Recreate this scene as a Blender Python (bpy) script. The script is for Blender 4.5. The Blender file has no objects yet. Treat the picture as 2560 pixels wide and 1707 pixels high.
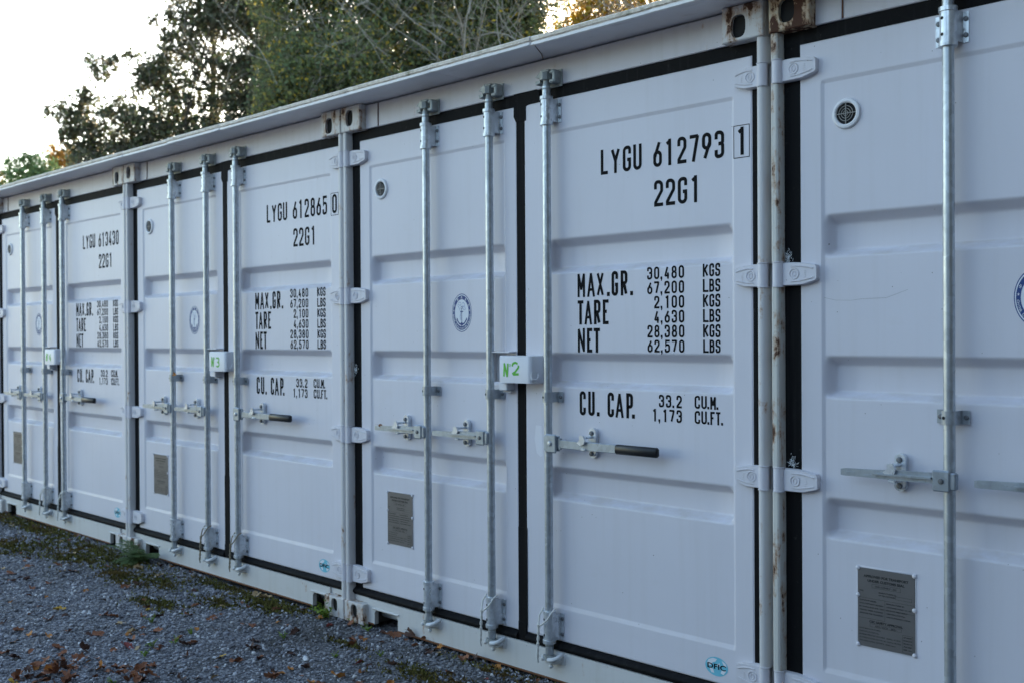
import bpy, bmesh, math, random
import numpy as np
from mathutils import Vector, Matrix
R = math.radians
sc = bpy.context.scene
COL = sc.collection
random.seed(7)
rng = np.random.default_rng(7)

# ------------------------------------------------------------ camera
def cam_axes(yaw, pitch, roll):
    f = Vector((math.sin(yaw)*math.cos(pitch), math.cos(yaw)*math.cos(pitch), math.sin(pitch)))
    r = Vector((math.cos(yaw), -math.sin(yaw), 0)); u = r.cross(f)
    c, s = math.cos(roll), math.sin(roll)
    return r*c+u*s, u*c-r*s, f
cr, cu_, cf = cam_axes(-.7841, -.0071, -.0062)
cam = bpy.data.cameras.new("camera")
camo = bpy.data.objects.new("camera", cam); COL.objects.link(camo)
M = Matrix((cr, cu_, -cf)).transposed().to_4x4(); M.translation = (4.4091, -3.2395, 1.4466)
camo.matrix_world = M
cam.sensor_width = 36; cam.lens = 2648.09/2560*36
cam.clip_start = .05; cam.clip_end = 2000
cam.dof.use_dof = True; cam.dof.focus_distance = 3.9; cam.dof.aperture_fstop = 4.0
sc.camera = camo

# ------------------------------------------------------------ sky, sun, exposure
SUN_EL, SUN_AZ = R(13), R(-40)
world = bpy.data.worlds.new("World"); sc.world = world; world.use_nodes = True
wn = world.node_tree
sky = wn.nodes.new('ShaderNodeTexSky'); sky.sky_type = 'NISHITA'; sky.sun_disc = False
sky.sun_elevation = SUN_EL; sky.sun_rotation = SUN_AZ; sky.dust_density = .7; sky.ozone_density = .5
bg = wn.nodes['Background']; bg.inputs[1].default_value = .13
wn.links.new(sky.outputs[0], bg.inputs[0])
sl = bpy.data.lights.new("sun", 'SUN'); sl.energy = 3.0; sl.angle = R(.5); sl.color = (1, .80, .55)
so = bpy.data.objects.new("sun", sl); COL.objects.link(so)
sd = Vector((math.sin(SUN_AZ)*math.cos(SUN_EL), math.cos(SUN_AZ)*math.cos(SUN_EL), math.sin(SUN_EL)))
so.rotation_euler = sd.to_track_quat('Z', 'Y').to_euler(); so.location = (10, 20, 15)
vs = sc.view_settings; vs.view_transform = 'Standard'; vs.look = 'None'; vs.gamma = 1; vs.exposure = 2.57

# ------------------------------------------------------------ materials
class NT:
    def __init__(s, name):
        s.m = bpy.data.materials.new(name); s.m.use_nodes = True; s.t = s.m.node_tree
        s.b = s.t.nodes['Principled BSDF']
        s.pos = s.t.nodes.new('ShaderNodeNewGeometry').outputs['Position']
    def n(s, typ, **kw):
        x = s.t.nodes.new(typ)
        for k, v in kw.items(): setattr(x, k, v)
        return x
    def l(s, a, b): s.t.links.new(a, b)
    def noise(s, scale, detail=4, rough=.55, vec=None, stretch=None, dist=0):
        v = vec or s.pos
        if stretch:
            mp = s.n('ShaderNodeMapping'); mp.inputs['Scale'].default_value = stretch; s.l(v, mp.inputs[0]); v = mp.outputs[0]
        x = s.n('ShaderNodeTexNoise'); x.inputs['Scale'].default_value = scale; x.inputs['Detail'].default_value = detail
        x.inputs['Roughness'].default_value = rough; x.inputs['Distortion'].default_value = dist
        s.l(v, x.inputs['Vector']); return x.outputs['Fac']
    def ramp(s, f, stops):
        x = s.n('ShaderNodeValToRGB'); cr = x.color_ramp
        while len(cr.elements) < len(stops): cr.elements.new(.5)
        for e, (p, c) in zip(cr.elements, stops):
            e.position = p; e.color = (*c, 1) if len(c) == 3 else c
        s.l(f, x.inputs[0]); return x.outputs[0]
    def mask(s, f, a, b): return s.ramp(f, [(a, (0, 0, 0)), (b, (1, 1, 1))])
    def mix(s, fac, a, b, mode='MIX'):
        x = s.n('ShaderNodeMix', data_type='RGBA', blend_type=mode)
        for i, v in ((0, fac), (6, a), (7, b)):
            if isinstance(v, (int, float)): x.inputs[i].default_value = v
            elif isinstance(v, tuple): x.inputs[i].default_value = (*v, 1)
            else: s.l(v, x.inputs[i])
        return x.outputs[2]
    def math(s, op, a, b=0.):
        x = s.n('ShaderNodeMath', operation=op)
        for i, v in ((0, a), (1, b)):
            if isinstance(v, (int, float)): x.inputs[i].default_value = v
            else: s.l(v, x.inputs[i])
        return x.outputs[0]
    def bump(s, h, strength=.3, dist=.002):
        x = s.n('ShaderNodeBump'); x.inputs['Strength'].default_value = strength; x.inputs['Distance'].default_value = dist
        s.l(h, x.inputs['Height']); s.l(x.outputs[0], s.b.inputs['Normal'])
    def set(s, col=None, rough=None, metal=None, spec=None):
        for k, v in (('Base Color', col), ('Roughness', rough), ('Metallic', metal), ('Specular IOR Level', spec)):
            if v is None: continue
            i = s.b.inputs[k]
            if isinstance(v, tuple): i.default_value = (*v, 1)
            elif isinstance(v, (int, float)): i.default_value = v
            else: s.l(v, i)
        return s.m

def painted(name, base, rust=None, specks=.034, grime=.5, rough=.42, green=False):
    t = NT(name)
    big = t.noise(1.3, 3); st = t.noise(1.0, 5, .6, stretch=(26, 26, 1.1)); fine = t.noise(60, 3)
    c = t.mix(t.mask(big, .35, .7), base, tuple(x*.94 for x in base))
    c = t.mix(t.math('MULTIPLY', t.mask(st, .5, .78), .40*grime), c, tuple(x*y for x, y in zip(base, (.80, .78, .73))))
    gr = t.mask(t.noise(5, 6, .65, stretch=(1, 1, 2.2)), .60, .80)
    c = t.mix(t.math('MULTIPLY', gr, .28*grime), c, tuple(x*y for x, y in zip(base, (.76, .70, .58))))
    sx = t.n('ShaderNodeSeparateXYZ'); t.l(t.n('ShaderNodeNewGeometry').outputs['Normal'], sx.inputs[0])
    ledge = t.math('MULTIPLY', t.mask(sx.outputs[2], .12, .5), t.mask(t.noise(7, 6, .65, stretch=(1, 1, 3)), .42, .66))
    c = t.mix(t.math('MULTIPLY', ledge, .42), c, tuple(x*y for x, y in zip(base, (.70, .62, .47))))
    smear = t.mask(t.noise(1.7, 7, .7, stretch=(1.6, 1, .8)), .60, .70)
    c = t.mix(t.math('MULTIPLY', smear, .16*grime+.03), c, tuple(x*y for x, y in zip(base, (.70, .70, .72))))
    v = t.n('ShaderNodeTexVoronoi'); v.inputs['Scale'].default_value = 9; t.l(t.pos, v.inputs['Vector'])
    wv = t.n('ShaderNodeTexVoronoi'); wv.inputs['Scale'].default_value = 21; t.l(t.pos, wv.inputs['Vector'])
    s1 = t.math('LESS_THAN', t.math('ADD', v.outputs['Distance'], t.math('MULTIPLY', t.noise(90, 3), .07)), specks+.022); s2 = t.math('LESS_THAN', wv.outputs['Distance'], specks*1.1)
    keep = t.math('GREATER_THAN', t.noise(2.3, 2), .50)
    s2 = t.math('MULTIPLY', s2, keep); s1 = t.math('MULTIPLY', s1, t.math('GREATER_THAN', t.noise(3.1, 2), .53))
    c = t.mix(t.math('MULTIPLY', t.math('MAXIMUM', s1, s2), .75), c, (.10, .085, .07))
    ro = t.math('ADD', t.math('MULTIPLY', fine, .12), rough-.05)
    if green:
        gm = t.mask(t.noise(3, 5, .6, stretch=(3, 3, 1)), .62, .74)
        c = t.mix(t.math('MULTIPLY', gm, .6), c, (.16, .30, .17))
    if rust is not None:
        a = t.noise(14, 9, .68, dist=.4); b = t.noise(2.2, 5, .6, stretch=(14, 14, 2.0))
        f = t.math('ADD', t.math('MULTIPLY', a, .54), t.math('MULTIPLY', b, .46))
        halo = t.mask(f, rust-.045, rust+.03); core = t.mask(f, rust+.015, rust+.05)
        c = t.mix(t.math('MULTIPLY', halo, .72), c, (.36, .17, .055)); c = t.mix(core, c, (.075, .028, .014))
        ro = t.math('ADD', ro, t.math('MULTIPLY', core, .35))
    low = t.noise(2.6, 2)
    t.bump(t.math('ADD', t.math('MULTIPLY', low, .35), t.math('MULTIPLY', fine, .04)), .35, .004)
    return t.set(c, ro, 0., .45)

MAT = {}
DOORW = (.695, .68, .735); FRAMEW = (.635, .615, .655)
MAT['door'] = painted('white_door_paint', DOORW)
MAT['frame'] = painted('white_frame_paint', FRAMEW, rust=.655, grime=1.)
MAT['sill'] = painted('white_sill_paint', (.64, .635, .625), rust=.645, grime=1.2)
MAT['hingep'] = painted('white_hinge_paint', (.69, .675, .725), rust=.69, grime=.8)
MAT['post'] = painted('worn_post_paint', (.65, .635, .635), rust=.61, grime=1.2)
MAT['postgreen'] = painted('worn_post_paint_with_algae', (.64, .625, .58), rust=.555, grime=1.6, green=True)
MAT['cast'] = painted('rust_spotted_casting_paint', (.63, .615, .61), rust=.54, grime=1.4)
MAT['castrust'] = painted('heavily_rusted_casting_paint', (.60, .55, .43), rust=.475, grime=1.6)
MAT['box'] = painted('white_lock_box_paint', (.71, .71, .745), specks=.02, grime=.3, rough=.35)
MAT['body'] = painted('white_container_body', (.6, .62, .64), rust=.68)
def rubber():
    t = NT('black_rubber_gasket')
    c = t.mix(t.mask(t.noise(40, 6, .7), .62, .76), (.006, .006, .007), (.05, .048, .046))
    c = t.mix(t.math('MULTIPLY', t.mask(t.noise(1.2, 4, stretch=(30, 30, 1)), .55, .8), .5), c, (.035, .034, .034))
    t.bump(t.noise(90, 3), .3, .001)
    return t.set(c, .7, 0., .12)
MAT['rubber'] = rubber()
def galv(name, base, rough=.40, metal=.82):
    t = NT(name)
    v = t.n('ShaderNodeTexVoronoi'); v.inputs['Scale'].default_value = 55; t.l(t.pos, v.inputs['Vector'])
    sp = t.n('ShaderNodeSeparateColor'); t.l(v.outputs['Color'], sp.inputs[0])
    n = t.noise(8, 6, .65, stretch=(3, 3, 1)); d = t.mask(t.noise(16, 8, .7), .60, .75)
    c = t.mix(sp.outputs[0], tuple(x*.84 for x in base), tuple(min(1, x*1.08) for x in base))
    c = t.mix(t.math('MULTIPLY', t.mask(n, .45, .75), .55), c, tuple(x*.50 for x in base))
    c = t.mix(t.math('MULTIPLY', d, .6), c, (.25, .22, .18))
    ro = t.math('ADD', t.math('MULTIPLY', n, .30), rough-.13)
    t.bump(t.noise(120, 3), .25, .0006)
    return t.set(c, ro, metal, .5)
MAT['galv'] = galv('galvanised_steel', (.55, .60, .645), .36, .75)
MAT['zinc'] = galv('zinc_plated_steel', (.70, .74, .785), .28, .5)
MAT['clamp'] = galv('clamp_steel', (.44, .475, .51), .36, .5)
MAT['lever'] = galv('worn_lever_steel', (.38, .425, .475), .38, .55)
MAT['darkbolt'] = galv('grey_bolt_steel', (.20, .205, .215), .5, .7)
MAT['cammetal'] = galv('painted_cam_steel', (.38, .41, .41), .5, .3)
MAT['camwhite'] = painted('white_cam_paint', (.72, .74, .76), rust=.68)
def plain(name, col, rough=.5, metal=0., var=.12, scale=30, spec=.4):
    t = NT(name); n = t.noise(scale, 5, .6)
    c = t.mix(n, tuple(x*(1-var) for x in col), tuple(min(1, x*(1+var)) for x in col))
    t.bump(t.noise(scale*6, 3), .2, .0006)
    return t.set(c, rough, metal, spec)
MAT['black'] = plain('black_vinyl_lettering', (.009, .009, .010), .8, var=.3, spec=.12)
MAT['pocket'] = plain('grimy_pocket_paint', (.10, .095, .085), .9, var=.4, scale=8)  # grime, plus the deep shade inside the pockets painted in as dark colour
MAT['hole'] = plain('dark_hole', (.01, .01, .011), .8)
MAT['grip'] = plain('black_plastic_grip', (.013, .013, .015), .42, var=.4)
MAT['navy'] = plain('navy_vinyl', (.018, .052, .21), .45)
MAT['white'] = plain('white_vinyl', (.74, .77, .82), .45, var=.03)
MAT['cyan'] = plain('cyan_vinyl', (.16, .52, .66), .45, var=.06)
MAT['green'] = plain('green_stencil_paint', (.13, .48, .05), .6, var=.22, scale=90)
MAT['plate'] = plain('etched_grey_plate', (.165, .158, .158), .42, .4, var=.12, scale=18)
MAT['platetext'] = plain('dark_etched_text', (.022, .022, .024), .5)
MAT['vent'] = plain('white_plastic_vent', (.80, .80, .82), .4, var=.03)
MAT['grille'] = plain('grey_vent_grille', (.30, .29, .27), .5)
MAT['rope'] = plain('off_white_cord', (.68, .67, .63), .9, var=.2, scale=200)
MAT['rope_dirty'] = plain('weathered_brown_cord', (.25, .21, .15), .9, var=.3, scale=200)
MAT['ruststrip'] = plain('rust', (.16, .065, .028), .85, var=.5, scale=60)
MAT['web'] = plain('white_fluff', (.75, .78, .80), .9)

# ------------------------------------------------------------ mesh helpers
class MB:
    def __init__(s): s.v = []; s.f = []; s.m = []
    def add(s, vs, fs, mi=0):
        o = len(s.v); s.v += [tuple(p) for p in vs]; s.f += [tuple(i+o for i in f) for f in fs]; s.m += [mi]*len(fs)
    def box(s, x0, x1, y0, y1, z0, z1, b=0., mi=0):
        lo = (x0, y0, z0); hi = (x1, y1, z1)
        if b <= 0:
            vs = [(x, y, z) for x in (x0, x1) for y in (y0, y1) for z in (z0, z1)]
            s.add(vs, [(0, 1, 3, 2), (4, 6, 7, 5), (0, 4, 5, 1), (2, 3, 7, 6), (0, 2, 6, 4), (1, 5, 7, 3)], mi); return
        b = min(b, *[(hi[i]-lo[i])*.49 for i in range(3)])
        idx = {}; vs = []
        for sx in (0, 1):
            for sy in (0, 1):
                for sz in (0, 1):
                    S = (sx, sy, sz)
                    for a in range(3):
                        idx[S, a] = len(vs)
                        vs.append(tuple((hi[i] if S[i] else lo[i]) if i == a else (hi[i]-b if S[i] else lo[i]+b) for i in range(3)))
        fs = []
        for a in range(3):
            o = [i for i in range(3) if i != a]
            for q in (0, 1):
                def k(p, r):
                    S = [0]*3; S[a] = q; S[o[0]] = p; S[o[1]] = r; return idx[tuple(S), a]
                fs.append((k(0, 0), k(1, 0), k(1, 1), k(0, 1)))
            for p in (0, 1):
                for r in (0, 1):   # edges parallel to axis a
                    def k2(q, ax):
                        S = [0]*3; S[a] = q; S[o[0]] = p; S[o[1]] = r; return idx[tuple(S), ax]
                    fs.append((k2(0, o[0]), k2(1, o[0]), k2(1, o[1]), k2(0, o[1])))
        for sx in (0, 1):
            for sy in (0, 1):
                for sz in (0, 1): fs.append(tuple(idx[(sx, sy, sz), a] for a in range(3)))
        c = Vector(((x0+x1)/2, (y0+y1)/2, (z0+z1)/2)); out = []
        for f in fs:
            P = [Vector(vs[i]) for i in f]; n = (P[1]-P[0]).cross(P[2]-P[0])
            out.append(f if n.dot(sum(P, Vector())/len(P)-c) > 0 else f[::-1])
        s.add(vs, out, mi)
    def cyl(s, p0, p1, r0, r1=None, n=20, mi=0, caps=True):
        r1 = r0 if r1 is None else r1
        p0 = Vector(p0); p1 = Vector(p1); d = (p1-p0).normalized()
        a = d.orthogonal().normalized(); b = d.cross(a)
        vs = []
        for p, r in ((p0, r0), (p1, r1)):
            vs += [p+(a*math.cos(t)+b*math.sin(t))*r for t in (2*math.pi*i/n for i in range(n))]
        fs = [(i, (i+1) % n, n+(i+1) % n, n+i) for i in range(n)]
        if caps: fs += [tuple(range(n))[::-1], tuple(range(n, 2*n))]
        s.add(vs, fs, mi)
    def lathe(s, base, prof, axis='z', n=24, mi=0):
        """prof: list of (radius, height along axis)"""
        vs = []; base = Vector(base)
        for r, h in prof:
            for i in range(n):
                t = 2*math.pi*i/n; c, q = r*math.cos(t), r*math.sin(t)
                vs.append(base+(Vector((c, q, h)) if axis == 'z' else Vector((c, h, q))))
        fs = []
        for k in range(len(prof)-1):
            for i in range(n):
                j = (i+1) % n; f = (k*n+i, k*n+j, (k+1)*n+j, (k+1)*n+i); fs.append(f if axis == 'z' else f[::-1])
        s.add(vs, fs, mi)
    def prism(s, poly, y0, y1, mi=0):
        """poly in x,z counter clockwise seen from -y (front at y0)"""
        n = len(poly)
        vs = [(x, y0, z) for x, z in poly]+[(x, y1, z) for x, z in poly]
        fs = [tuple(range(n)), tuple(range(n, 2*n))[::-1]]+[(i, n+i, n+(i+1) % n, (i+1) % n) for i in range(n)]
        s.add(vs, fs, mi)
    def prismz(s, poly, z0, z1, mi=0):
        n = len(poly)
        vs = [(x, y, z0) for x, y in poly]+[(x, y, z1) for x, y in poly]
        s.add(vs, [tuple(range(n))[::-1], tuple(range(n, 2*n))]+[(i, (i+1) % n, n+(i+1) % n, n+i) for i in range(n)], mi)
    def tube(s, pts, r, n=8, mi=0, closed=False):
        P = [Vector(p) for p in pts]; m = len(P); rs = r if isinstance(r, (list, tuple)) else [r]*m
        vs = []; a = None
        for i in range(m):
            if closed: d = P[(i+1) % m]-P[i-1]
            else: d = P[min(i+1, m-1)]-P[max(i-1, 0)]
            d.normalize()
            a = d.orthogonal() if a is None else a-d*a.dot(d)
            if a.length < 1e-6: a = d.orthogonal()
            a.normalize(); b = d.cross(a)
            vs += [P[i]+(a*math.cos(t)+b*math.sin(t))*rs[i] for t in (2*math.pi*k/n for k in range(n))]
        fs = []
        for i in range(m if closed else m-1):
            j = (i+1) % m
            fs += [(i*n+k, i*n+(k+1) % n, j*n+(k+1) % n, j*n+k) for k in range(n)]
        if not closed: fs += [tuple(range(n))[::-1], tuple(range((m-1)*n, m*n))]
        s.add(vs, fs, mi)
    def ball(s, c, r, n=8, m=6, sc_=(1, 1, 1), mi=0):
        c = Vector(c); vs = []; fs = []
        for i in range(m+1):
            ph = math.pi*i/m
            for k in range(n):
                t = 2*math.pi*k/n
                vs.append(c+Vector((math.sin(ph)*math.cos(t)*sc_[0], math.sin(ph)*math.sin(t)*sc_[1], -math.cos(ph)*sc_[2]))*r)
        for i in range(m):
            for k in range(n): fs.append((i*n+k, i*n+(k+1) % n, (i+1)*n+(k+1) % n, (i+1)*n+k))
        s.add(vs, fs, mi)
    def build(s, name, mats, parent=None, angle=38, loc=None):
        me = bpy.data.meshes.new(name); me.from_pydata(s.v, [], s.f)
        for m in (mats if isinstance(mats, (list, tuple)) else [mats]): me.materials.append(m)
        me.polygons.foreach_set('material_index', s.m)
        if angle:
            me.polygons.foreach_set('use_smooth', [True]*len(s.f)); me.set_sharp_from_angle(angle=R(angle))
        me.update()
        o = bpy.data.objects.new(name, me); COL.objects.link(o)
        if parent: o.parent = parent
        if loc: o.location = loc
        return o
def fast_mesh(name, V, F, mats, mi=None, smooth=False):
    me = bpy.data.meshes.new(name); k = F.shape[1]
    me.vertices.add(len(V)); me.vertices.foreach_set('co', V.astype(np.float32).ravel())
    me.loops.add(F.size); me.loops.foreach_set('vertex_index', F.astype(np.int32).ravel())
    me.polygons.add(len(F)); me.polygons.foreach_set('loop_start', np.arange(0, F.size, k, dtype=np.int32))
    for m in mats: me.materials.append(m)
    if mi is not None: me.polygons.foreach_set('material_index', mi.astype(np.int32))
    if smooth: me.polygons.foreach_set('use_smooth', np.ones(len(F), dtype=bool))
    me.update(calc_edges=True); me.validate()
    o = bpy.data.objects.new(name, me); COL.objects.link(o); return o
def tag(o, label=None, cat=None, group=None, kind=None):
    for k, v in (('label', label), ('category', cat), ('group', group), ('kind', kind)):
        if v: o[k] = v
    return o
def thing(name, label, cat, loc=(0, 0, 0), group=None):
    o = bpy.data.objects.new(name, None); COL.objects.link(o); o.location = loc; o.empty_display_size = .2
    return tag(o, label, cat, group)
def copy_tree(o, parent=None):
    c = o.copy(); COL.objects.link(c); c.parent = parent
    for ch in list(o.children): copy_tree(ch, c)
    return c

# ------------------------------------------------------------ lettering (stroke alphabet and type)
GL = {
 '0': [([(0, 0, .5), (1, 0, .5), (1, 1, .5), (0, 1, .5)], 1)],
 '1': [([(.12, .87), (.62, .985)], 0), ([(.62, 1), (.62, 0)], 0)],
 '2': [([(0, .76), (0, 1, .5), (1, 1, .5), (1, .60, .3), (0, .10, .1), (0, 0), (1, 0)], 0)],
 '3': [([(0, .8), (0, 1, .5), (1, 1, .5), (1, .53, .45), (.35, .53)], 0), ([(.35, .53), (1, .53, .45), (1, 0, .5), (0, 0, .5), (0, .2)], 0)],
 '4': [([(.76, 0), (.76, .48)], 0), ([(1.05, .2), (0, .2), (.62, 1)], 0)],
 '5': [([(.95, 1), (.1, 1), (.04, .52), (.2, .62, .1), (1, .62, .5), (1, 0, .5), (0, 0, .5), (0, .18)], 0)],
 '6': [([(0, 0, .5), (1, 0, .5), (1, .57, .5), (0, .57, .5)], 1), ([(.80, 1), (.02, .36)], 0)],
 '7': [([(0, 1), (1, 1), (.36, 0)], 0)],
 '8': [([(0, 0, .5), (1, 0, .5), (1, .53, .5), (0, .53, .5)], 1), ([(.08, .53, .5), (.92, .53, .5), (.92, 1, .5), (.08, 1, .5)], 1)],
 '9': [([(1, 1, .5), (0, 1, .5), (0, .43, .5), (1, .43, .5)], 1), ([(.20, 0), (.98, .64)], 0)],
 'L': [([(0, 1), (0, 0), (1, 0)], 0)], 'I': [([(.5, 0), (.5, 1)], 0)],
 'Y': [([(0, 1), (.5, .48), (1, 1)], 0), ([(.5, .5), (.5, 0)], 0)],
 'G': [([(1, .78), (1, 1, .5), (0, 1, .5), (0, 0, .5), (1, 0, .5), (1, .45), (.55, .45)], 0)],
 'C': [([(1, .78), (1, 1, .5), (0, 1, .5), (0, 0, .5), (1, 0, .5), (1, .22)], 0)],
 'U': [([(0, 1), (0, 0, .5), (1, 0, .5), (1, 1)], 0)],
 'M': [([(0, 0), (0, 1), (.5, .30), (1, 1), (1, 0)], 0)],
 'N': [([(0, 0), (0, 1), (1, 0), (1, 1)], 0)],
 'A': [([(0, 0), (.5, 1), (1, 0)], 0), ([(.2, .27), (.8, .27)], 0)],
 'X': [([(0, 0), (1, 1)], 0), ([(0, 1), (1, 0)], 0)],
 'R': [([(0, 0), (0, 1), (1, 1, .5), (1, .5, .5), (0, .5)], 0), ([(.45, .5), (1, 0)], 0)],
 'P': [([(0, 0), (0, 1), (1, 1, .5), (1, .45, .5), (0, .45)], 0)],
 'B': [([(0, .53), (0, 1), (.92, 1, .5), (.92, .53, .5), (0, .53)], 0), ([(0, .53), (1, .53, .5), (1, 0, .5), (0, 0), (0, .53)], 0)],
 'T': [([(0, 1), (1, 1)], 0), ([(.5, 1), (.5, 0)], 0)],
 'E': [([(1, 1), (0, 1), (0, 0), (1, 0)], 0), ([(0, .52), (.85, .52)], 0)],
 'F': [([(1, 1), (0, 1), (0, 0)], 0), ([(0, .52), (.85, .52)], 0)],
 'K': [([(0, 0), (0, 1)], 0), ([(0, .38), (1, 1)], 0), ([(.3, .55), (1, 0)], 0)],
 'S': [([(1, .8), (1, 1, .5), (0, 1, .5), (0, .54, .45), (1, .46, .45), (1, 0, .5), (0, 0, .5), (0, .2)], 0)],
}
def rounded(pts, closed):
    P = [Vector(p[:2]) for p in pts]; rr = [p[2] if len(p) > 2 else 0 for p in pts]; out = []; n = len(P)
    for i in range(n):
        if rr[i] <= 0 or (not closed and i in (0, n-1)): out.append(P[i]); continue
        a = P[i-1]-P[i]; b = P[(i+1) % n]-P[i]; la, lb = a.length, b.length
        if la < 1e-7 or lb < 1e-7: out.append(P[i]); continue
        a /= la; b /= lb
        half = max(.05, math.acos(max(-1, min(1, a.dot(b))))/2)
        d = min(rr[i]/math.tan(half), la*.5, lb*.5)
        p, q = P[i]+a*d, P[i]+b*d
        for k in range(8):
            t = k/7; out.append(p*(1-t)**2+P[i]*2*t*(1-t)+q*t*t if half < .5 else arc(p, q, P[i], t))
    res = [out[0]]
    for p in out[1:]:
        if (p-res[-1]).length > 1e-6: res.append(p)
    return res
def arc(p, q, c, t):
    # conic through p and q tangent to the corner, close to a circle
    w = .7071; a = (1-t)**2; b = 2*t*(1-t)*w; d = t*t
    return (p*a+c*b+q*d)/(a+b+d)
def ribbon(mb, pts, closed, t, place, mi=0):
    """a stroke of width t along pts; acute corners are cut into separate strokes so that the width stays even"""
    n = len(pts)
    if not closed and n > 2:
        for i in range(1, n-1):
            a, b = (pts[i]-pts[i-1]).normalized(), (pts[i+1]-pts[i]).normalized()
            if a.dot(b) < .35 and (pts[i]-pts[i-1]).length > t and (pts[i+1]-pts[i]).length > t and abs(a.x*b.x)+abs(a.y*b.y) > .12:
                lift = lambda p: (lambda q: (q[0], q[1]-.00006, q[2]))(place(p))
                ribbon(mb, pts[:i]+[pts[i]+a*t*.18], False, t, place, mi); ribbon(mb, [pts[i]-b*t*.18]+pts[i+1:], False, t, lift, mi); return
    n = len(pts); L = []; Rr = []
    for i in range(n):
        pa = pts[i-1] if (closed or i > 0) else None; pb = pts[(i+1) % n] if (closed or i < n-1) else None
        d1 = (pts[i]-pa).normalized() if pa is not None else None; d2 = (pb-pts[i]).normalized() if pb is not None else None
        d1 = d1 if d1 is not None else d2; d2 = d2 if d2 is not None else d1
        n1 = Vector((-d1.y, d1.x)); n2 = Vector((-d2.y, d2.x)); m = n1+n2
        m = n1 if m.length < 1e-4 else m.normalized()
        k = t/2/max(.62, m.dot(n1)); L.append(pts[i]+m*k); Rr.append(pts[i]-m*k)
    vs = [place(p) for p in L]+[place(p) for p in Rr]
    fs = [(n+i, n+(i+1) % n, (i+1) % n, i) for i in range(n if closed else n-1)]
    mb.add(vs, fs, mi)
def glyph(mb, ch, x, z, w, h, t, y, mi=0):
    """one letter of stroke thickness t in the box x..x+w, z..z+h, on the plane y facing -y"""
    if ch == ' ': return
    if ch in '.,':
        mb.add([(x, y, z), (x+t*1.1, y, z), (x+t*1.1, y, z+t*1.25), (x, y, z+t*1.25)], [(0, 1, 2, 3)], mi)
        if ch == ',': mb.add([(x+.3*t, y-.0001, z-t*.9), (x+t*.8, y-.0001, z-t*.9), (x+t*1.1, y-.0001, z+.1*t), (x+.4*t, y-.0001, z+.1*t)], [(0, 1, 2, 3)], mi)
        return
    iw, ih = w-t, h-t
    for si, (pts, closed) in enumerate(GL[ch]):
        q = []
        for p in pts:
            fx = 0 if p[0] <= 0 else (1 if p[0] >= 1 else p[0]); fy = p[1]
            q.append((x+t/2+p[0]*iw, z+t/2+fy*ih)+((p[2]*iw,) if len(p) > 2 else ()))
        rp = rounded(q, closed)
        if not closed:   # square off free ends lying on the box edge
            for e, nb in ((0, 1), (-1, -2)):
                if pts[e][1] in (0, 1) or pts[e][0] in (0, 1):
                    d = (rp[e]-rp[nb]).normalized()
                    if abs(d.x) > .97 or abs(d.y) > .97: rp[e] = rp[e]+d*t/2
        yy = y-.00012*si
        ribbon(mb, rp, closed, t, lambda p: (p.x, yy, p.y), mi)
def font_mesh(txt, size, bold=0., spacing=1.):
    cu = bpy.data.curves.new('type', 'FONT'); cu.body = txt; cu.size = size; cu.offset = bold; cu.space_character = spacing
    cu.align_x = 'CENTER'; cu.resolution_u = 3; cu.fill_mode = 'FRONT'
    o = bpy.data.objects.new('type', cu); COL.objects.link(o)
    dg = bpy.context.evaluated_depsgraph_get(); me = bpy.data.meshes.new_from_object(o.evaluated_get(dg))
    vs = [v.co.copy() for v in me.vertices]; fs = [tuple(p.vertices) for p in me.polygons]
    bpy.data.objects.remove(o); bpy.data.curves.remove(cu); bpy.data.meshes.remove(me)
    return vs, fs
def type_on(mb, txt, x, z, y, size, bold=0., sx=1., rot=0., mi=0, width=None, left=False):
    vs, fs = font_mesh(txt, size, bold)
    if not vs: return
    x0 = min(v.x for v in vs); x1 = max(v.x for v in vs)
    if width: sx = width/(x1-x0)
    off = -x0 if left else 0
    c, s_ = math.cos(rot), math.sin(rot); P = []
    for v in vs:
        a, b = (v.x+off)*sx, v.y
        P.append((x+a*c-b*s_, y, z+a*s_+b*c))
    # keep faces looking to -y
    out = []
    for f in fs:
        p = [Vector(P[i]) for i in f[:3]]; out.append(f if (p[1]-p[0]).cross(p[2]-p[0]).y < 0 else f[::-1])
    mb.add(P, out, mi)

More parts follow.
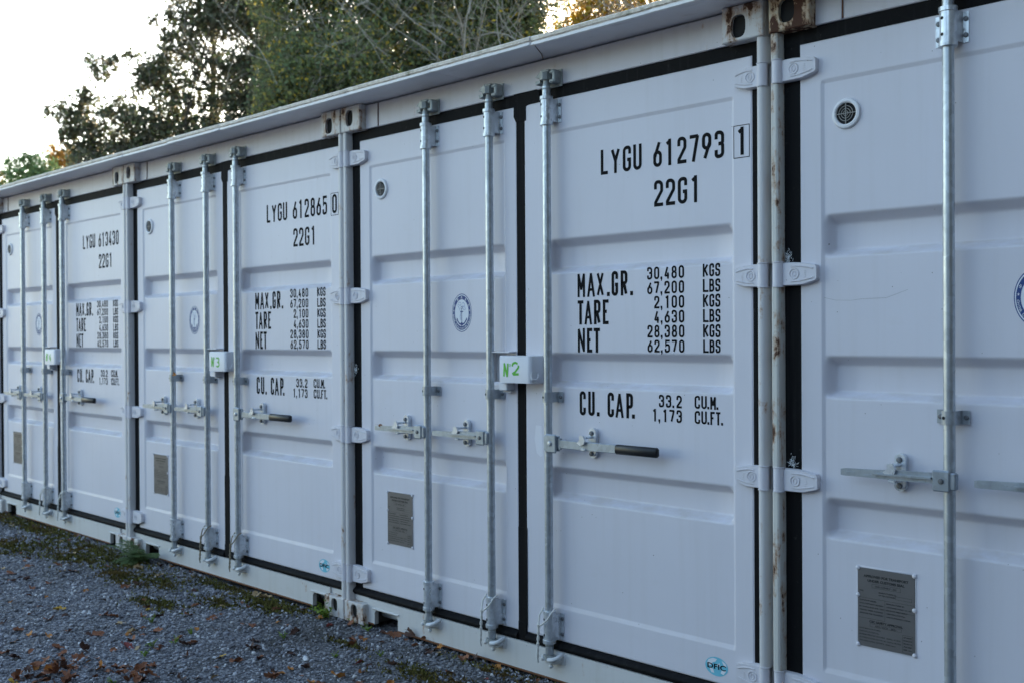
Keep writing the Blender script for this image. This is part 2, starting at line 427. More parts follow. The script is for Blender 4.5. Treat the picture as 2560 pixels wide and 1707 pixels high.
# ------------------------------------------------------------ shipping container (built once, at local origin, front facing -y)
HZ = [(2.374, 2.299), (1.683, 1.604), (.982, .905), (.284, .200)]     # hinge top and bottom heights
BARX = [.665, 1.087, 1.429]
def oval(cx, cz, w, h, n=24):
    """slot outline: straight sides with round ends, starting bottom left, counter clockwise"""
    r = min(w, h)/2; out = []
    for k in range(n):
        t = -math.pi/2+2*math.pi*(k+.5)/n
        x, z = math.cos(t), math.sin(t)
        p = 3.0
        q = (abs(x)**p+abs(z)**p)**(-1/p)
        out.append((cx+x*q*w/2, cz+z*q*h/2))
    return out
def plate_with_hole(mb, x0, x1, z0, z1, hole, y, depth, mi=0):
    """rectangle x0..x1, z0..z1 at y with a hole; the wall of the hole runs back by depth"""
    n = len(hole); cx = sum(p[0] for p in hole)/n; cz = sum(p[1] for p in hole)/n
    outer = []
    for x, z in hole:
        dx, dz = x-cx, z-cz; k = []
        if dx > 1e-9: k.append((x1-cx)/dx)
        if dx < -1e-9: k.append((x0-cx)/dx)
        if dz > 1e-9: k.append((z1-cz)/dz)
        if dz < -1e-9: k.append((z0-cz)/dz)
        k = min(k); outer.append([cx+dx*k, cz+dz*k])
    for c in ((x0, z0), (x1, z0), (x1, z1), (x0, z1)):   # snap the nearest ray to each corner
        i = min(range(n), key=lambda j: (outer[j][0]-c[0])**2+(outer[j][1]-c[1])**2); outer[i] = list(c)
    vs = [(p[0], y, p[1]) for p in hole]+[(p[0], y, p[1]) for p in outer]
    mb.add(vs, [(n+i, n+(i+1) % n, (i+1) % n, i) for i in range(n)], mi)
    vs = [(p[0], y, p[1]) for p in hole]+[(p[0], y+depth, p[1]) for p in hole]
    mb.add(vs, [(i, (i+1) % n, n+(i+1) % n, n+i) for i in range(n)], mi)
def casting(parent, x0, x1, z0, z1, hole, mat):
    m = MB(); yf = -.048
    plate_with_hole(m, x0+.004, x1-.004, z0+.004, z1-.004, hole, yf, .016)
    # chamfered body behind the face plate
    m.box(x0, x1, yf+.016, .10, z0, z1, .003)
    c = .004
    ring = [(x0+c, z0+c), (x1-c, z0+c), (x1-c, z1-c), (x0+c, z1-c)]; out = [(x0, z0), (x1, z0), (x1, z1), (x0, z1)]
    for i in range(4):
        j = (i+1) % 4
        m.add([(*[ring[i][0]], yf, ring[i][1]), (ring[j][0], yf, ring[j][1]), (out[j][0], yf+c, out[j][1]), (out[i][0], yf+c, out[i][1])], [(3, 2, 1, 0)])
        m.add([(out[i][0], yf+c, out[i][1]), (out[j][0], yf+c, out[j][1]), (out[j][0], yf+.017, out[j][1]), (out[i][0], yf+.017, out[i][1])], [(3, 2, 1, 0)])
    cx = sum(p[0] for p in hole)/len(hole); cz = sum(p[1] for p in hole)/len(hole)
    o = m.build('corner_casting', mat, parent, 30)
    d = MB(); d.prism([(cx+(p[0]-cx)*1.02, cz+(p[1]-cz)*1.02) for p in hole], yf+.0145, yf+.0158)
    d.build('casting_hole', MAT['hole'], o, 0)
    return o

def smooth01(t): t = max(0, min(1, t)); return t*t*(3-2*t)
def slope01(t):
    # a straight slope with short rounded bends at both ends
    t = max(0., min(1., t)); q = .22
    if t < q: v = t*t/(2*q)
    elif t > 1-q: v = 1-q-(1-t)**2/(2*q)
    else: v = t-q/2
    return v/(1-q)
def groove(z, zt0, zt1, zb1, zb0, d=.043):
    """depth at height z: falls from the top edge zt0 to zt1, flat, comes back from zb1 to zb0"""
    if z >= zt0 or z <= zb0: return 0
    if z > zt1: return d*slope01((zt0-z)/(zt0-zt1))
    if z < zb1: return d*slope01((z-zb0)/(zb1-zb0))
    return d
GR = [(1.839, 1.803, 1.722, 1.693), (1.369, 1.333, 1.251, 1.225), (.898, .862, .786, .756)]
def door_panel(name, parent, x0, x1, p0, p1):
    z0, z1, pz0, pz1 = .174, 2.419, .315, 2.283
    zs = {z0, z1, z0+.004, z1-.004, z0+.008, z1-.008, pz0-.004, pz0-.009, pz0+.008, pz0+.013, pz1+.002, pz1+.007, pz1-.006, pz1-.011}
    for a, b, c, d in GR:
        for k in range(9): zs.add(a+(b-a)*k/8); zs.add(c+(d-c)*k/8)
        zs |= {a+.004, b-.004, c+.004, d-.004}
    for k in range(1, 24): 
        z = z0+(z1-z0)*k/24
        if min(abs(z-q) for q in zs) > .02: zs.add(z)
    xs = {x0, x1, x0+.004, x1-.004, x0+.008, x1-.008, p0-.002, p0-.006, p0+.004, p1+.002, p1+.006, p1-.004}
    for k in range(6): xs.add(p0+.004+.028*k/5); xs.add(p1-.004-.028*k/5)
    for k in range(1, 10): xs.add(p0+.04+(p1-p0-.08)*k/10)
    xs, zs = sorted(xs), sorted(zs)
    def depth(x, z):
        e = 0.
        if x <= x0+1e-6 or x >= x1-1e-6 or z <= z0+1e-6 or z >= z1-1e-6: return .004
        if p0 < x < p1 and pz0 < z < pz1:
            e = .0065
            f = smooth01((x-p0-.004)/.028)*smooth01((p1-.004-x)/.028)
            e += sum(groove(z, *g) for g in GR)*f
        return e
    m = MB(); nx, nz = len(xs), len(zs)
    vs = [(x, depth(x, z), z) for z in zs for x in xs]
    fs = [(j*nx+i, j*nx+i+1, (j+1)*nx+i+1, (j+1)*nx+i) for j in range(nz-1) for i in range(nx-1)]
    m.add(vs, fs)
    m.box(x0, x1, .0041, .040, z0, z1-.0001) if False else None
    # edges running back
    for a, b in (((x0, z0), (x1, z0)), ((x1, z0), (x1, z1)), ((x1, z1), (x0, z1)), ((x0, z1), (x0, z0))):
        m.add([(a[0], .004, a[1]), (b[0], .004, b[1]), (b[0], .05, b[1]), (a[0], .05, a[1])], [(3, 2, 1, 0)])
    return m.build(name, MAT['door'], parent, 50)

def hinge(door, side, zt, zb):
    m = MB(); zc = (zt+zb)/2; h = zt-zb
    kx = .031 if side < 0 else 2.433
    sgn = 1 if side < 0 else -1
    X = lambda d: kx+sgn*d*(.94 if side < 0 else .78)
    top = [(.000, h/2), (.060, h/2), (.105, h/2-.004), (.146, h/2-.011), (.152, h/2-.018)]
    bot = [(.152, -h/2+.020), (.146, -h/2+.014), (.095, -h/2+.001), (.060, -h/2), (.000, -h/2)]
    poly = [(X(d), zc+z) for d, z in bot[::-1]+top[::-1]]
    if sgn < 0: poly = poly[::-1]
    inner = [(X(.004+d*.975 if d > 0 else d), zc+z*.93) for d, z in bot[::-1]+top[::-1]]
    if sgn < 0: inner = inner[::-1]
    n = len(poly)
    vs = [(x, -.023, z) for x, z in inner]+[(x, -.019, z) for x, z in poly]+[(x, .004, z) for x, z in poly]
    m.add(vs, [tuple(range(n))]+[(n+i, n+(i+1) % n, (i+1) % n, i) for i in range(n)]+[(2*n+i, 2*n+(i+1) % n, n+(i+1) % n, n+i) for i in range(n)])
    m.cyl((kx, -.024, zb), (kx, -.024, zt), .0185, n=24)
    # cast ridges and round mark
    yb = -.0235
    m.tube([(X(.052), yb, zc+h*.31), (X(.085), yb, zc+h*.32), (X(.115), yb, zc+h*.27), (X(.140), yb, zc+h*.20)], .0028, 6)
    m.tube([(X(.052), yb, zc-h*.33), (X(.090), yb, zc-h*.30), (X(.115), yb, zc-h*.25), (X(.140), yb, zc-h*.18)], .0024, 6)
    m.tube([(X(.065)+.017*math.cos(t), yb, zc+.017*math.sin(t)) for t in (2*math.pi*k/20 for k in range(20))], .0026, 6, closed=True)
    m.tube([(X(.065)+.007*math.cos(t), yb, zc+.009*math.sin(t)) for t in (2*math.pi*k/12 for k in range(12))], .0018, 6, closed=True)
    for k in range(4): m.tube([(X(.104), yb, zc-.012+k*.007), (X(.112), yb, zc-.012+k*.007)], .0012, 5)
    return m.build('hinge', MAT['hingep'], door, 40)

def bolt(m, x, y, z, r=.007, h=.006, mi=0):
    m.lathe((x, y, z), [(r, 0), (r, -h*.5), (r*.75, -h*.9), (0.0004, -h)], 'y', 10, mi)

def guide_top(parent, x, z0, z1, low=False):
    """bar guide: bent plate round the bar with two flanges and bolts, bushing rings at both ends"""
    m = MB(); zt, zb = (z1-.012, z0+.016) if not low else (z1-.020, z0+.012)
    n = 14; R_ = .0245; yc = -.043; prof = []
    ang0 = R(20)
    prof.append((x-.054, -.0045)); prof.append((x-.030, -.0045))
    for k in range(n+1):
        t = math.pi+ang0*0+math.pi*k/n
        prof.append((x+R_*math.cos(t), yc+R_*math.sin(t)*.95))
    prof.append((x+.030, -.0045)); prof.append((x+.046, -.0045))
    inner = [(x+.046, .0005), (x-.054, .0005)]
    # sheet of steel 4 mm thick
    P = prof; vs = []
    for a, b in P: vs.append((a, b, zb)); vs.append((a, b, zt))
    fs = [(2*i, 2*i+2, 2*i+3, 2*i+1) for i in range(len(P)-1)]
    m.add(vs, fs)
    Q = [(a, b+.0045) for a, b in P]; k = len(P)
    for z, flip in ((zt, 0), (zb, 1)):
        vs = [(a, b, z) for a, b in P]+[(a, b, z) for a, b in Q]
        fs = [(i, i+1, k+i+1, k+i) for i in range(k-1)]
        m.add(vs, [f[::-1] for f in fs] if flip else fs)
    for e in (0, -1):
        m.add([(P[e][0], P[e][1], zb), (P[e][0], P[e][1], zt), (Q[e][0], Q[e][1], zt), (Q[e][0], Q[e][1], zb)], [(0, 1, 2, 3)])
    # bushings
    m.cyl((x, yc, zt-.001), (x, yc, zt+.012), .0275, n=22); m.cyl((x, yc, zb-.013), (x, yc, zb+.001), .0275, n=22)
    # pin holes and bolts
    for z in (zt-.022, zb+.022):
        a = R(247); px, py = x+R_*math.cos(a), yc+R_*.95*math.sin(a)
        d = Vector((math.cos(a), math.sin(a), 0)); p = Vector((px, py, z))
        m.cyl(p-d*.001, p+d*.0011, .0050, n=10, mi=1)
        for bx in (x+.038, x-.045): bolt(m, bx, -.0045, z, .0078, .0065, 2)
    m.ball((x+.031, -.006, (zt+zb)/2-.006), .0042, 6, 4)
    return m.build('bar_guide', [MAT['zinc'], MAT['hole'], MAT['darkbolt']], parent, 35)

def clamp(parent, x, z):
    m = MB(); zt, zb = z+.021, z-.021; n = 12; R_ = .0228; yc = -.043
    P = [(x-.054, -.0045), (x-.024, -.0045), (x-.0218, -.012)]
    P += [(x+R_*math.cos(t), yc+R_*math.sin(t)) for t in (math.pi+math.pi*k/n for k in range(n+1))]
    P += [(x+.0218, -.012), (x+.024, -.0045), (x+.046, -.0045)]
    Q = [(a, b+.004) for a, b in P]; k = len(P); vs = []
    for a, b in P: vs += [(a, b, zb), (a, b, zt)]
    m.add(vs, [(2*i, 2*i+2, 2*i+3, 2*i+1) for i in range(k-1)])
    for zz, flip in ((zt, 0), (zb, 1)):
        vs = [(a, b, zz) for a, b in P]+[(a, b, zz) for a, b in Q]; fs = [(i, i+1, k+i+1, k+i) for i in range(k-1)]
        m.add(vs, [f[::-1] for f in fs] if flip else fs)
    m.add([(P[-1][0], P[-1][1], zb), (P[-1][0], P[-1][1], zt), (Q[-1][0], Q[-1][1], zt), (Q[-1][0], Q[-1][1], zb)], [(0, 1, 2, 3)])
    a = R(247); p = Vector((x+R_*math.cos(a), yc+R_*math.sin(a), z)); d = Vector((math.cos(a), math.sin(a), 0))
    m.cyl(p-d*.001, p+d*.0011, .0052, n=10, mi=1)
    bolt(m, x+.036, -.0045, z, .0078, .0065, 2); bolt(m, x-.043, -.0045, z, .0078, .0065, 2)
    return m.build('bar_clamp', [MAT['clamp'], MAT['hole'], MAT['darkbolt']], parent, 35)

def cam_top(parent, x, z):
    """cam head on the bar end held by the keeper welded on the header"""
    k = MB()
    k.box(x-.052, x+.058, -.0115, -.0035, z-.036, z+.034, .003)
    k.prism([(x-.048, z+.006), (x-.030, z+.020), (x-.012, z+.031), (x-.012, z+.012), (x-.028, z+.002)], -.058, -.010)
    k.prism([(x-.048, z-.024), (x-.022, z-.020), (x-.022, z-.008), (x-.048, z-.010)], -.056, -.010)
    k.box(x+.020, x+.052, -.052, -.010, z+.010, z+.028, .005); k.box(x+.020, x+.052, -.052, -.010, z-.026, z-.010, .005)
    k.box(x+.036, x+.054, -.050, -.010, z-.024, z+.026, .004)
    kp = k.build('cam_keeper', MAT['cammetal'], parent, 35)
    c = MB()
    c.cyl((x, -.043, z-.050), (x, -.043, z-.022), .0185, .0135, n=18); c.cyl((x, -.043, z-.024), (x, -.043, z+.014), .0125, n=16)
    c.prismz([(x-.020, -.064), (x+.004, -.070), (x+.018, -.058), (x+.022, -.036), (x+.004, -.024), (x-.018, -.030), (x-.030, -.046)], z-.010, z+.020)
    c.box(x-.010, x+.030, -.060, -.022, z+.019, z+.030, .004)
    c.build('cam', MAT['cammetal'], kp, 35)
def cam_bottom(parent, x, z):
    k = MB()
    k.box(x-.045, x+.060, -.0185, -.010, z-.030, z+.020, .003)
    # forged hook curling forward round the cam
    k.tube([(x+.048, -.012, z+.016), (x+.051, -.032, z+.012), (x+.045, -.050, z+.004), (x+.030, -.060, z-.003), (x+.014, -.061, z-.006)], [.0082, .009, .0095, .0098, .0094], 12)
    k.ball((x+.012, -.061, z-.006), .0096, 10, 6)
    k.tube([(x-.036, -.016, z-.004), (x-.036, -.042, z-.006), (x-.026, -.058, z-.008)], [.009, .010, .009], 10); k.ball((x-.026, -.058, z-.008), .009, 8, 6)
    k.tube([(x-.020, -.018, z-.020), (x-.012, -.046, z-.020), (x+.012, -.052, z-.019), (x+.034, -.040, z-.018), (x+.040, -.016, z-.016)], .0065, 8)
    k.ball((x+.010, -.046, z-.034), .010, 10, 6)
    kp = k.build('cam_keeper', MAT['camwhite'], parent, 50)
    c = MB()
    c.cyl((x, -.043, z+.030), (x, -.043, z+.052), .0135, .0185, n=18); c.lathe((x, -.043, z+.004), [(.004, -.01), (.013, 0), (.015, .014), (.012, .03)], 'z', 16)
    c.prismz([(x-.026, -.056), (x+.000, -.066), (x+.026, -.054), (x+.028, -.034), (x+.004, -.024), (x-.022, -.032)], z-.012, z+.010)
    c.build('cam', MAT['cammetal'], kp, 40)

def latch(parent, x, z):
    """catch riveted to the door that holds the lever"""
    m = MB(); w = .020; h = .060
    pl = [(x+w*math.cos(t), z+(h-w if math.sin(t) > 0 else -(h-w))+w*math.sin(t)) for t in (2*math.pi*(k+.5)/24 for k in range(24))]
    m.prism(pl, -.010, .004); pl2 = [(x+.004+(a-x)*.86, z+(b-z)*.90+.004) for a, b in pl]
    m.prism([p for p in pl2 if p[1] > z+.006]+[(x-.013, z+.006), (x-.006, z-.004), (x+.012, z-.004), (x+.019, z+.006)] if False else pl2, -.016, -.0098)
    for dz in (.040, -.042): bolt(m, x+.001, -.016, z+dz, .0095, .009, 1)
    m.box(x-.012, x+.013, -.072, -.012, z-.028, z-.017, .003)           # ledge under the lever
    m.prism([(x-.026, z+.004), (x-.008, z-.006), (x+.012, z+.002), (x+.016, z+.016), (x+.006, z+.034), (x-.012, z+.032), (x-.012, z+.016)], -.078, -.070)
    m.box(x-.012, x+.008, -.074, -.014, z+.020, z+.030, .003)
    return m.build('lever_catch', [MAT['zinc'], MAT['darkbolt']], parent, 35)
def lever_left(parent, xb, x0, z):
    """lever running left from the bar at xb to its tip at x0"""
    m = MB(); y = -.060
    secs = [(x0, .0095, .006), (x0+.012, .0115, .0065), (x0+.11, .0125, .007), (x0+.20, .016, .0075), (xb-.070, .016, .0075), (xb-.030, .016, .007)]
    vs = []
    for x, hz, hy in secs:
        zc = z+(x-x0)*.02
        vs += [(x, y-hy, zc-hz), (x, y+hy, zc-hz), (x, y+hy, zc+hz), (x, y-hy, zc+hz)]
    fs = [(0, 3, 2, 1)]
    for i in range(len(secs)-1):
        a, b = 4*i, 4*i+4
        fs += [(a, b, b+3, a+3), (a+1, a+2, b+2, b+1), (a+3, b+3, b+2, a+2), (a, a+1, b+1, b)]
    m.add(vs, fs)
    m.prism([(x0+.115, z+.001), (x0+.30, z+.003), (x0+.30, z+.009), (x0+.20, z+.009), (x0+.115, z+.005)], y-.019, y-.006)
    m.box(xb-.066, xb-.012, -.0755, -.066, z-.032, z+.032, .004); m.box(xb-.066, xb-.012, -.052, -.046, z-.030, z+.030, .003)
    m.box(xb-.024, xb+.004, -.070, -.046, z-.026, z+.026, .004)
    bolt(m, xb-.038, -.0755, z, .0085, .006, 1)
    for k in range(2): m.box(x0+.02+k*.055, x0+.05+k*.055, y-.0076, y-.006, z-.004-.005*k, z+.004-.005*k, .0006)
    return m.build('lever', [MAT['lever'], MAT['darkbolt']], parent, 30)
def lever_right(parent, xb, x1, z):
    m = MB(); y = -.060
    m.box(xb+.010, xb+.072, -.0775, -.067, z-.038, z+.038, .005); m.box(xb+.014, xb+.070, -.053, -.046, z-.032, z+.032, .003)
    m.box(xb-.004, xb+.022, -.070, -.046, z-.030, z+.030, .004)
    m.box(xb+.05, x1-.190, y-.005, y+.005, z-.017, z+.017, .002)
    m.box(xb+.075, xb+.088, y-.006, y+.006, z-.024, z+.024, .003)
    bolt(m, xb+.040, -.0775, z, .0105, .008, 1)
    o = m.build('lever', [MAT['lever'], MAT['zinc']], parent, 30)
    g = MB(); g.box(x1-.205, x1, y-.0125, y+.0125, z-.0185, z+.0185, .007); g.build('lever_grip', MAT['grip'], o, 60)
    return o

def build_container():
    root = thing('shipping_container', None, 'container', group='white shipping containers standing side by side')
    b = MB()
    b.box(.030, 2.432, .060, 6.05, .030, 2.570, .01)
    b.box(.012, .10, -.018, 6.04, .106, .16, .004) if False else None
    b.build('body', MAT['body'], root, 30)
    dk = MB(); dk.box(.046, 2.410, .0545, .0595, .125, 2.475); dk.build('door_frame_backing', MAT['rubber'], root, 0)
    # header and sill
    h = MB()
    h.box(.044, 2.415, -.004, .058, 2.4705, 2.588, .003)
    h.box(.150, .262, -.009, -.003, 2.470, 2.586, .002); h.box(2.190, 2.300, -.009, -.003, 2.470, 2.586, .002)
    ho = h.build('header', MAT['frame'], root, 30)
    ws = MB(); ws.tube([(.264, -.006, 2.474), (.264, -.0065, 2.53), (.265, -.006, 2.584)], .0022, 6)
    ws.build('weld_seam', MAT['ruststrip'], ho)
    s = MB()
    out = [(.164, .012), (.218, .012), (.222, .076), (.232, .084), (.386, .084), (.396, .076), (.400, .012), (2.130, .012), (2.130, .076), (2.138, .084), (2.240, .084), (2.249, .076), (2.249, .012), (2.286, .012), (2.286, .134), (.164, .134)]
    for a, e, z0_, z1_ in ((.164, .218, .012, .084), (.400, 2.130, .012, .084), (2.249, 2.286, .012, .084), (.164, 2.286, .084, .134)): s.box(a, e, -.014, .010, z0_, z1_)
    for a, e in ((.218, 1), (.400, -1), (2.130, 1), (2.249, -1)):   # rounded upper corners of the pockets
        tri = [(a, .070), (a+e*.012, .084), (a, .084)]; s.prism(tri if e > 0 else [tri[0], tri[2], tri[1]], -.0138, .0098)
    s.box(.205, .411, -.022, -.013, .087, .0965, .003); s.box(2.118, 2.262, -.022, -.013, .087, .0965, .003)
    s.box(.044, .166, -.004, .05, .106, .134, .002); s.box(2.284, 2.415, -.004, .05, .106, .134, .002)
    s.box(.166, 2.284, .0102, .058, .085, .1335)
    so_ = s.build('sill', MAT['sill'], root, 30)
    rs = MB(); 
    for a, c in ((.404, 2.126), (2.2515, 2.283), (.167, .2145)): rs.box(a, c, -.0165, -.0125, .008, .0165, .001)
    rs.build('rusty_lower_edge', MAT['ruststrip'], so_)
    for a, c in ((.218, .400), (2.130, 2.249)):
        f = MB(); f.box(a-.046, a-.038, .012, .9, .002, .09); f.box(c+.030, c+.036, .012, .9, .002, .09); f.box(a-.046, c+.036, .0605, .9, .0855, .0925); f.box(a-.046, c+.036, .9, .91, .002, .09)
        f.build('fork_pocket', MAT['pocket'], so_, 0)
    # posts, interrupted where the hinge knuckles sit
    segs = [(.106, HZ[3][1]-.0025), (HZ[3][0]+.0025, HZ[2][1]-.0025), (HZ[2][0]+.0025, HZ[1][1]-.0025), (HZ[1][0]+.0025, HZ[0][1]-.0025), (HZ[0][0]+.0025, 2.4665)]
    for side in (-1, 1):
        p = MB()
        if side < 0:
            prof = [(.012, -.030), (.0145, -.036), (.020, -.0395), (.034, -.0395), (.0395, -.036), (.042, -.030), (.042, .030), (.012, .030)]
            p.box(.0125, .0415, .012, .1, .104, 2.468)
        else:
            prof = [(2.416, -.026), (2.4185, -.034), (2.424, -.0395), (2.436, -.0395), (2.444, -.036), (2.4495, -.026), (2.451, -.010), (2.451, .030), (2.416, .030)]
            p.box(2.4165, 2.4505, .012, .1, .104, 2.468)
        for a, c in segs: p.prismz(prof, a, c)
        for zt, zb in HZ:   # weathered washer edges beside each knuckle
            kx = .031 if side < 0 else 2.433
            p.lathe((kx, -.024, zt), [(.019, -.0005), (.0205, .0005), (.0205, .0035), (.016, .005)], 'z', 20, 1)
            p.lathe((kx, -.024, zb-.0045), [(.016, -.0005), (.0205, .0005), (.0205, .004), (.019, .005)], 'z', 20, 1)
        p.build('corner_post', [MAT['post'], MAT['frame']], root, 27 if side < 0 else 50)
    casting(root, .012, .168, 2.466, 2.591, oval(.081, 2.531, .060, .080), MAT['cast'])
    casting(root, 2.284, 2.450, 2.466, 2.591, oval(2.352, 2.517, .060, .080), MAT['cast'])
    casting(root, .012, .168, .003, .106, oval(.092, .062, .052, .066), MAT['cast'])
    casting(root, 2.284, 2.450, .003, .106, oval(2.370, .064, .052, .068), MAT['cast'])
    # rubber seal round both doors
    g = MB()
    g.box(.0425, 2.405, .002, .040, 2.4195, 2.4703)
    g.prism([(1.199, 2.376), (1.213, 2.352), (1.270, 2.352), (1.270, 2.412), (1.285, 2.418), (1.352, 2.420), (1.352, 2.461), (1.324, 2.481), (1.296, 2.474), (1.201, 2.477)], -.0035, .002)
    g.box(1.2125, 1.2585, -.001, .040, .14, 2.4197); g.box(1.2105, 1.2615, -.006, -.0005, .135, .215, .002); g.box(1.2125, 1.2645, -.0035, -.0012, .20, .62)
    g.box(.0425, .1030, .003, .040, .172, 2.4195); g.box(2.3765, 2.412, .003, .040, .172, 2.4195)
    # swollen bottom seal: a half round bead
    n = 10
    prof = [(.002-.020*math.sin(math.pi*k/n), .130+.0425*k/n) for k in range(n+1)]
    for a, c in ((.044, 1.2105), (1.2615, 2.412)):
        vs = [(x, y, z) for x in (a, c) for y, z in prof]; m_ = n+1
        g.add(vs, [(i, m_+i, m_+i+1, i+1) for i in range(n)]+[tuple(range(m_)), tuple(range(m_, 2*m_))[::-1]])
    g.build('door_seal', MAT['rubber'], root, 40)
    # doors
    dl = door_panel('door', root, .1030, 1.2125, .184, 1.137)
    dr = door_panel('door', root, 1.2585, 2.3765, 1.395, 2.297)
    for zt, zb in HZ: hinge(dl, -1, zt, zb)
    for zt, zb in HZ: hinge(dr, 1, zt, zb)
    # vent
    v = MB(); c = (.271, .0065, 2.162)
    v.lathe(c, [(.050, 0), (.0505, -.004), (.047, -.0095), (.040, -.011), (.0355, -.008), (.0345, .004)], 'y', 36)
    vo = v.build('vent', MAT['vent'], dl, 40)
    q = MB(); q.cyl((c[0], .0045, c[2]), (c[0], .0042, c[2]), .0348, n=32); q.build('vent_opening', MAT['hole'], vo, 0)
    q = MB()
    for r_ in (.008, .016, .0245): q.tube([(c[0]+r_*math.cos(t), -.001, c[2]+r_*math.sin(t)) for t in (2*math.pi*k/24 for k in range(24))], .0013, 6, closed=True)
    q.box(c[0]-.035, c[0]+.035, -.003, .0005, c[2]-.0013, c[2]+.0013); q.box(c[0]-.0013, c[0]+.0013, -.0032, .0003, c[2]-.035, c[2]+.035)
    q.box(c[0]-.0345, c[0]+.0345, .0015, .0025, c[2]+.010, c[2]+.014) if False else None
    q.build('vent_grille', MAT['grille'], vo, 40)
    # data plate
    p = MB(); px0, px1, pz0, pz1 = .304, .496, .425, .680
    p.box(px0, px1, .0035, .0075, pz0, pz1, .001)
    po = p.build('data_plate', MAT['plate'], dl, 0)
    p = MB()
    fr = .0022
    for a in ((px0-.004, px1+.004, pz1, pz1+.005), (px0-.004, px1+.004, pz0-.003, pz0), (px0-.004, px0, pz0, pz1), (px1, px1+.004, pz0, pz1)): p.box(a[0], a[1], .0045, .0075, a[2], a[3], .001)
    for x in (px0+.001, px1-.002):
        for z in (pz0+.003, pz0+.165-.02*(x > .4), pz1-.002): p.ball((x, .003, z), .0075, 8, 6, (1, .6, 1))
    p.build('plate_rim', MAT['hingep'], po, 60)
    p = MB(); y = .0031; W = px1-px0; cx = (px0+px1)/2
    def tx(s, x, z, size, **k): type_on(p, s, x, z, y, size, **dict(dict(bold=.00022), **k))
    tx('APPROVED FOR TRANSPORT', cx, .6515, .0105, bold=.0006, width=.150); tx('UNDER CUSTOMS SEAL', cx, .6375, .0105, bold=.0006, width=.124)
    tx('CHN / CCSHB 01 - 2021', cx, .6225, .007, width=.072)
    def frame(x0, x1, z0, z1, t=.0007):
        for a in ((x0, x1, z0, z0+t), (x0, x1, z1-t, z1), (x0, x0+t, z0, z1), (x1-t, x1, z0, z1)): p.add([(a[0], y, a[2]), (a[1], y, a[2]), (a[1], y, a[3]), (a[0], y, a[3])], [(0, 1, 2, 3)])
    frame(.353, .449, .619, .632)
    L = px0+.006
    tx('TYPE', L, .6035, .0062, left=True); tx('MANUFACTURER\'S No.', .376, .6050, .0058, left=True); tx('OF THE CONTAINER', .376, .5965, .0058, left=True); frame(.432, .486, .594, .604)
    frame(px0+.003, px1-.003, .5835, .5842); frame(.3965, .3972, .518, .583); frame(px0+.003, .3970, .5175, .5182); frame(.3975, px1-.003, .5545, .5552)
    for i, w_ in enumerate((.060, .082, .084, .080, .082)): tx(('OWNER', 'WOOD COMPONENTS TREATMENT', 'IM / RADALEUM FHR / 2021', 'TREATED TIMBER FLOORING', 'APPROVED FOR TRANSPORT')[i], L, .5735-.0105*i, .0055, left=True, width=w_)
    for i in range(5): tx(('MANUFACTURED BY', 'CONTAINER WORKS CO. LTD', 'DATE OF TREATMENT', 'CERTIFICATE No.', 'LIANYUNGANG CHINA')[i], .402, .5735-.0105*i, .0055, left=True, width=(.06, .082, .07, .062, .08)[i])
    tx('CSC SAFETY APPROVAL', cx, .5055, .0100, bold=.0005, width=.112); frame(.346, .452, .4925, .5025); tx('CN / CCS - 2021', cx, .4945, .0066, width=.07)
    for i, s_ in enumerate(('DATE MANUFACTURED', 'IDENTIFICATION No.', 'MAXIMUM OPERATING GROSS MASS   30,480 kg   67,200 lbs', 'ALLOWABLE STACKING LOAD FOR 1.8G  216,000 kg  476,190 lbs', 'TRANSVERSE RACKING TEST FORCE  150,000 newtons')):
        tx(s_, L, .4820-.0100*i, .0060, left=True, bold=.0001, width=(.072, .068, .138, .140, .122)[i])
    frame(.455, .489, .430, .486)
    for i in range(5): tx(('1ST MAINT.', 'EXAM DATE', '2021 / 2026', 'ACEP', 'CN - 07'), .472, .478-.0095*i, .0052) if False else tx(('1ST MAINT.', 'EXAM DATE', 'MONTH YR', 'ACEP', 'REF. No.')[i], .472, .477-.0097*i, .0054, width=.028)
    p.build('plate_lettering', MAT['platetext'], po, 0)
    # emblem: navy ring, white field, anchor with a rising curl
    ex, ez, er = .851, 1.543, .0865; ye = .0060
    def ring(m, r0, r1, y, mi, a0=0, a1=2*math.pi, n=64):
        vs = []; 
        for k in range(n+1):
            t = a0+(a1-a0)*k/n; vs += [(ex+r0*math.cos(t), y, ez+r0*math.sin(t)), (ex+r1*math.cos(t), y, ez+r1*math.sin(t))]
        m.add(vs, [(2*i, 2*i+1, 2*i+3, 2*i+2) for i in range(n)], mi)
    e = MB()
    ring(e, .0001, er*.955, ye, 1); ring(e, er*.955, er, ye, 0); ring(e, er*.70, er*.905, ye-.0002, 0)
    yy = ye-.0004
    def pl(pts, t, closed=False, mi=0, yv=None): ribbon(e, [Vector((ex+a*er, ez+b*er)) for a, b in pts], closed, t*er, lambda q: (q.x, yv or yy, q.y), mi)
    pl([(0, .20), (0, -.52)], .05); pl([(-.15, .06), (.15, .06)], .055)
    pl([(.07*math.cos(t), .27+.07*math.sin(t)) for t in (2*math.pi*k/14 for k in range(14))], .03, True)
    pl([(-.50+.02, -.30), (-.42, -.42), (-.26, -.55), (0, -.63), (.26, -.55), (.42, -.42), (.48, -.30)], .085, yv=yy-.0001)
    for sg in (-1, 1): e.add([(ex+sg*er*.50, yy-.0002, ez-.24*er), (ex+sg*er*.36, yy-.0002, ez-.42*er), (ex+sg*er*.54, yy-.0002, ez-.40*er)], [(0, 1, 2) if sg < 0 else (0, 2, 1)], 0)
    e.add([(ex-.13*er, yy-.0002, ez-.56*er), (ex, yy-.0002, ez-.72*er), (ex+.13*er, yy-.0002, ez-.56*er), (ex, yy-.0002, ez-.46*er)], [(0, 1, 2, 3)], 0)
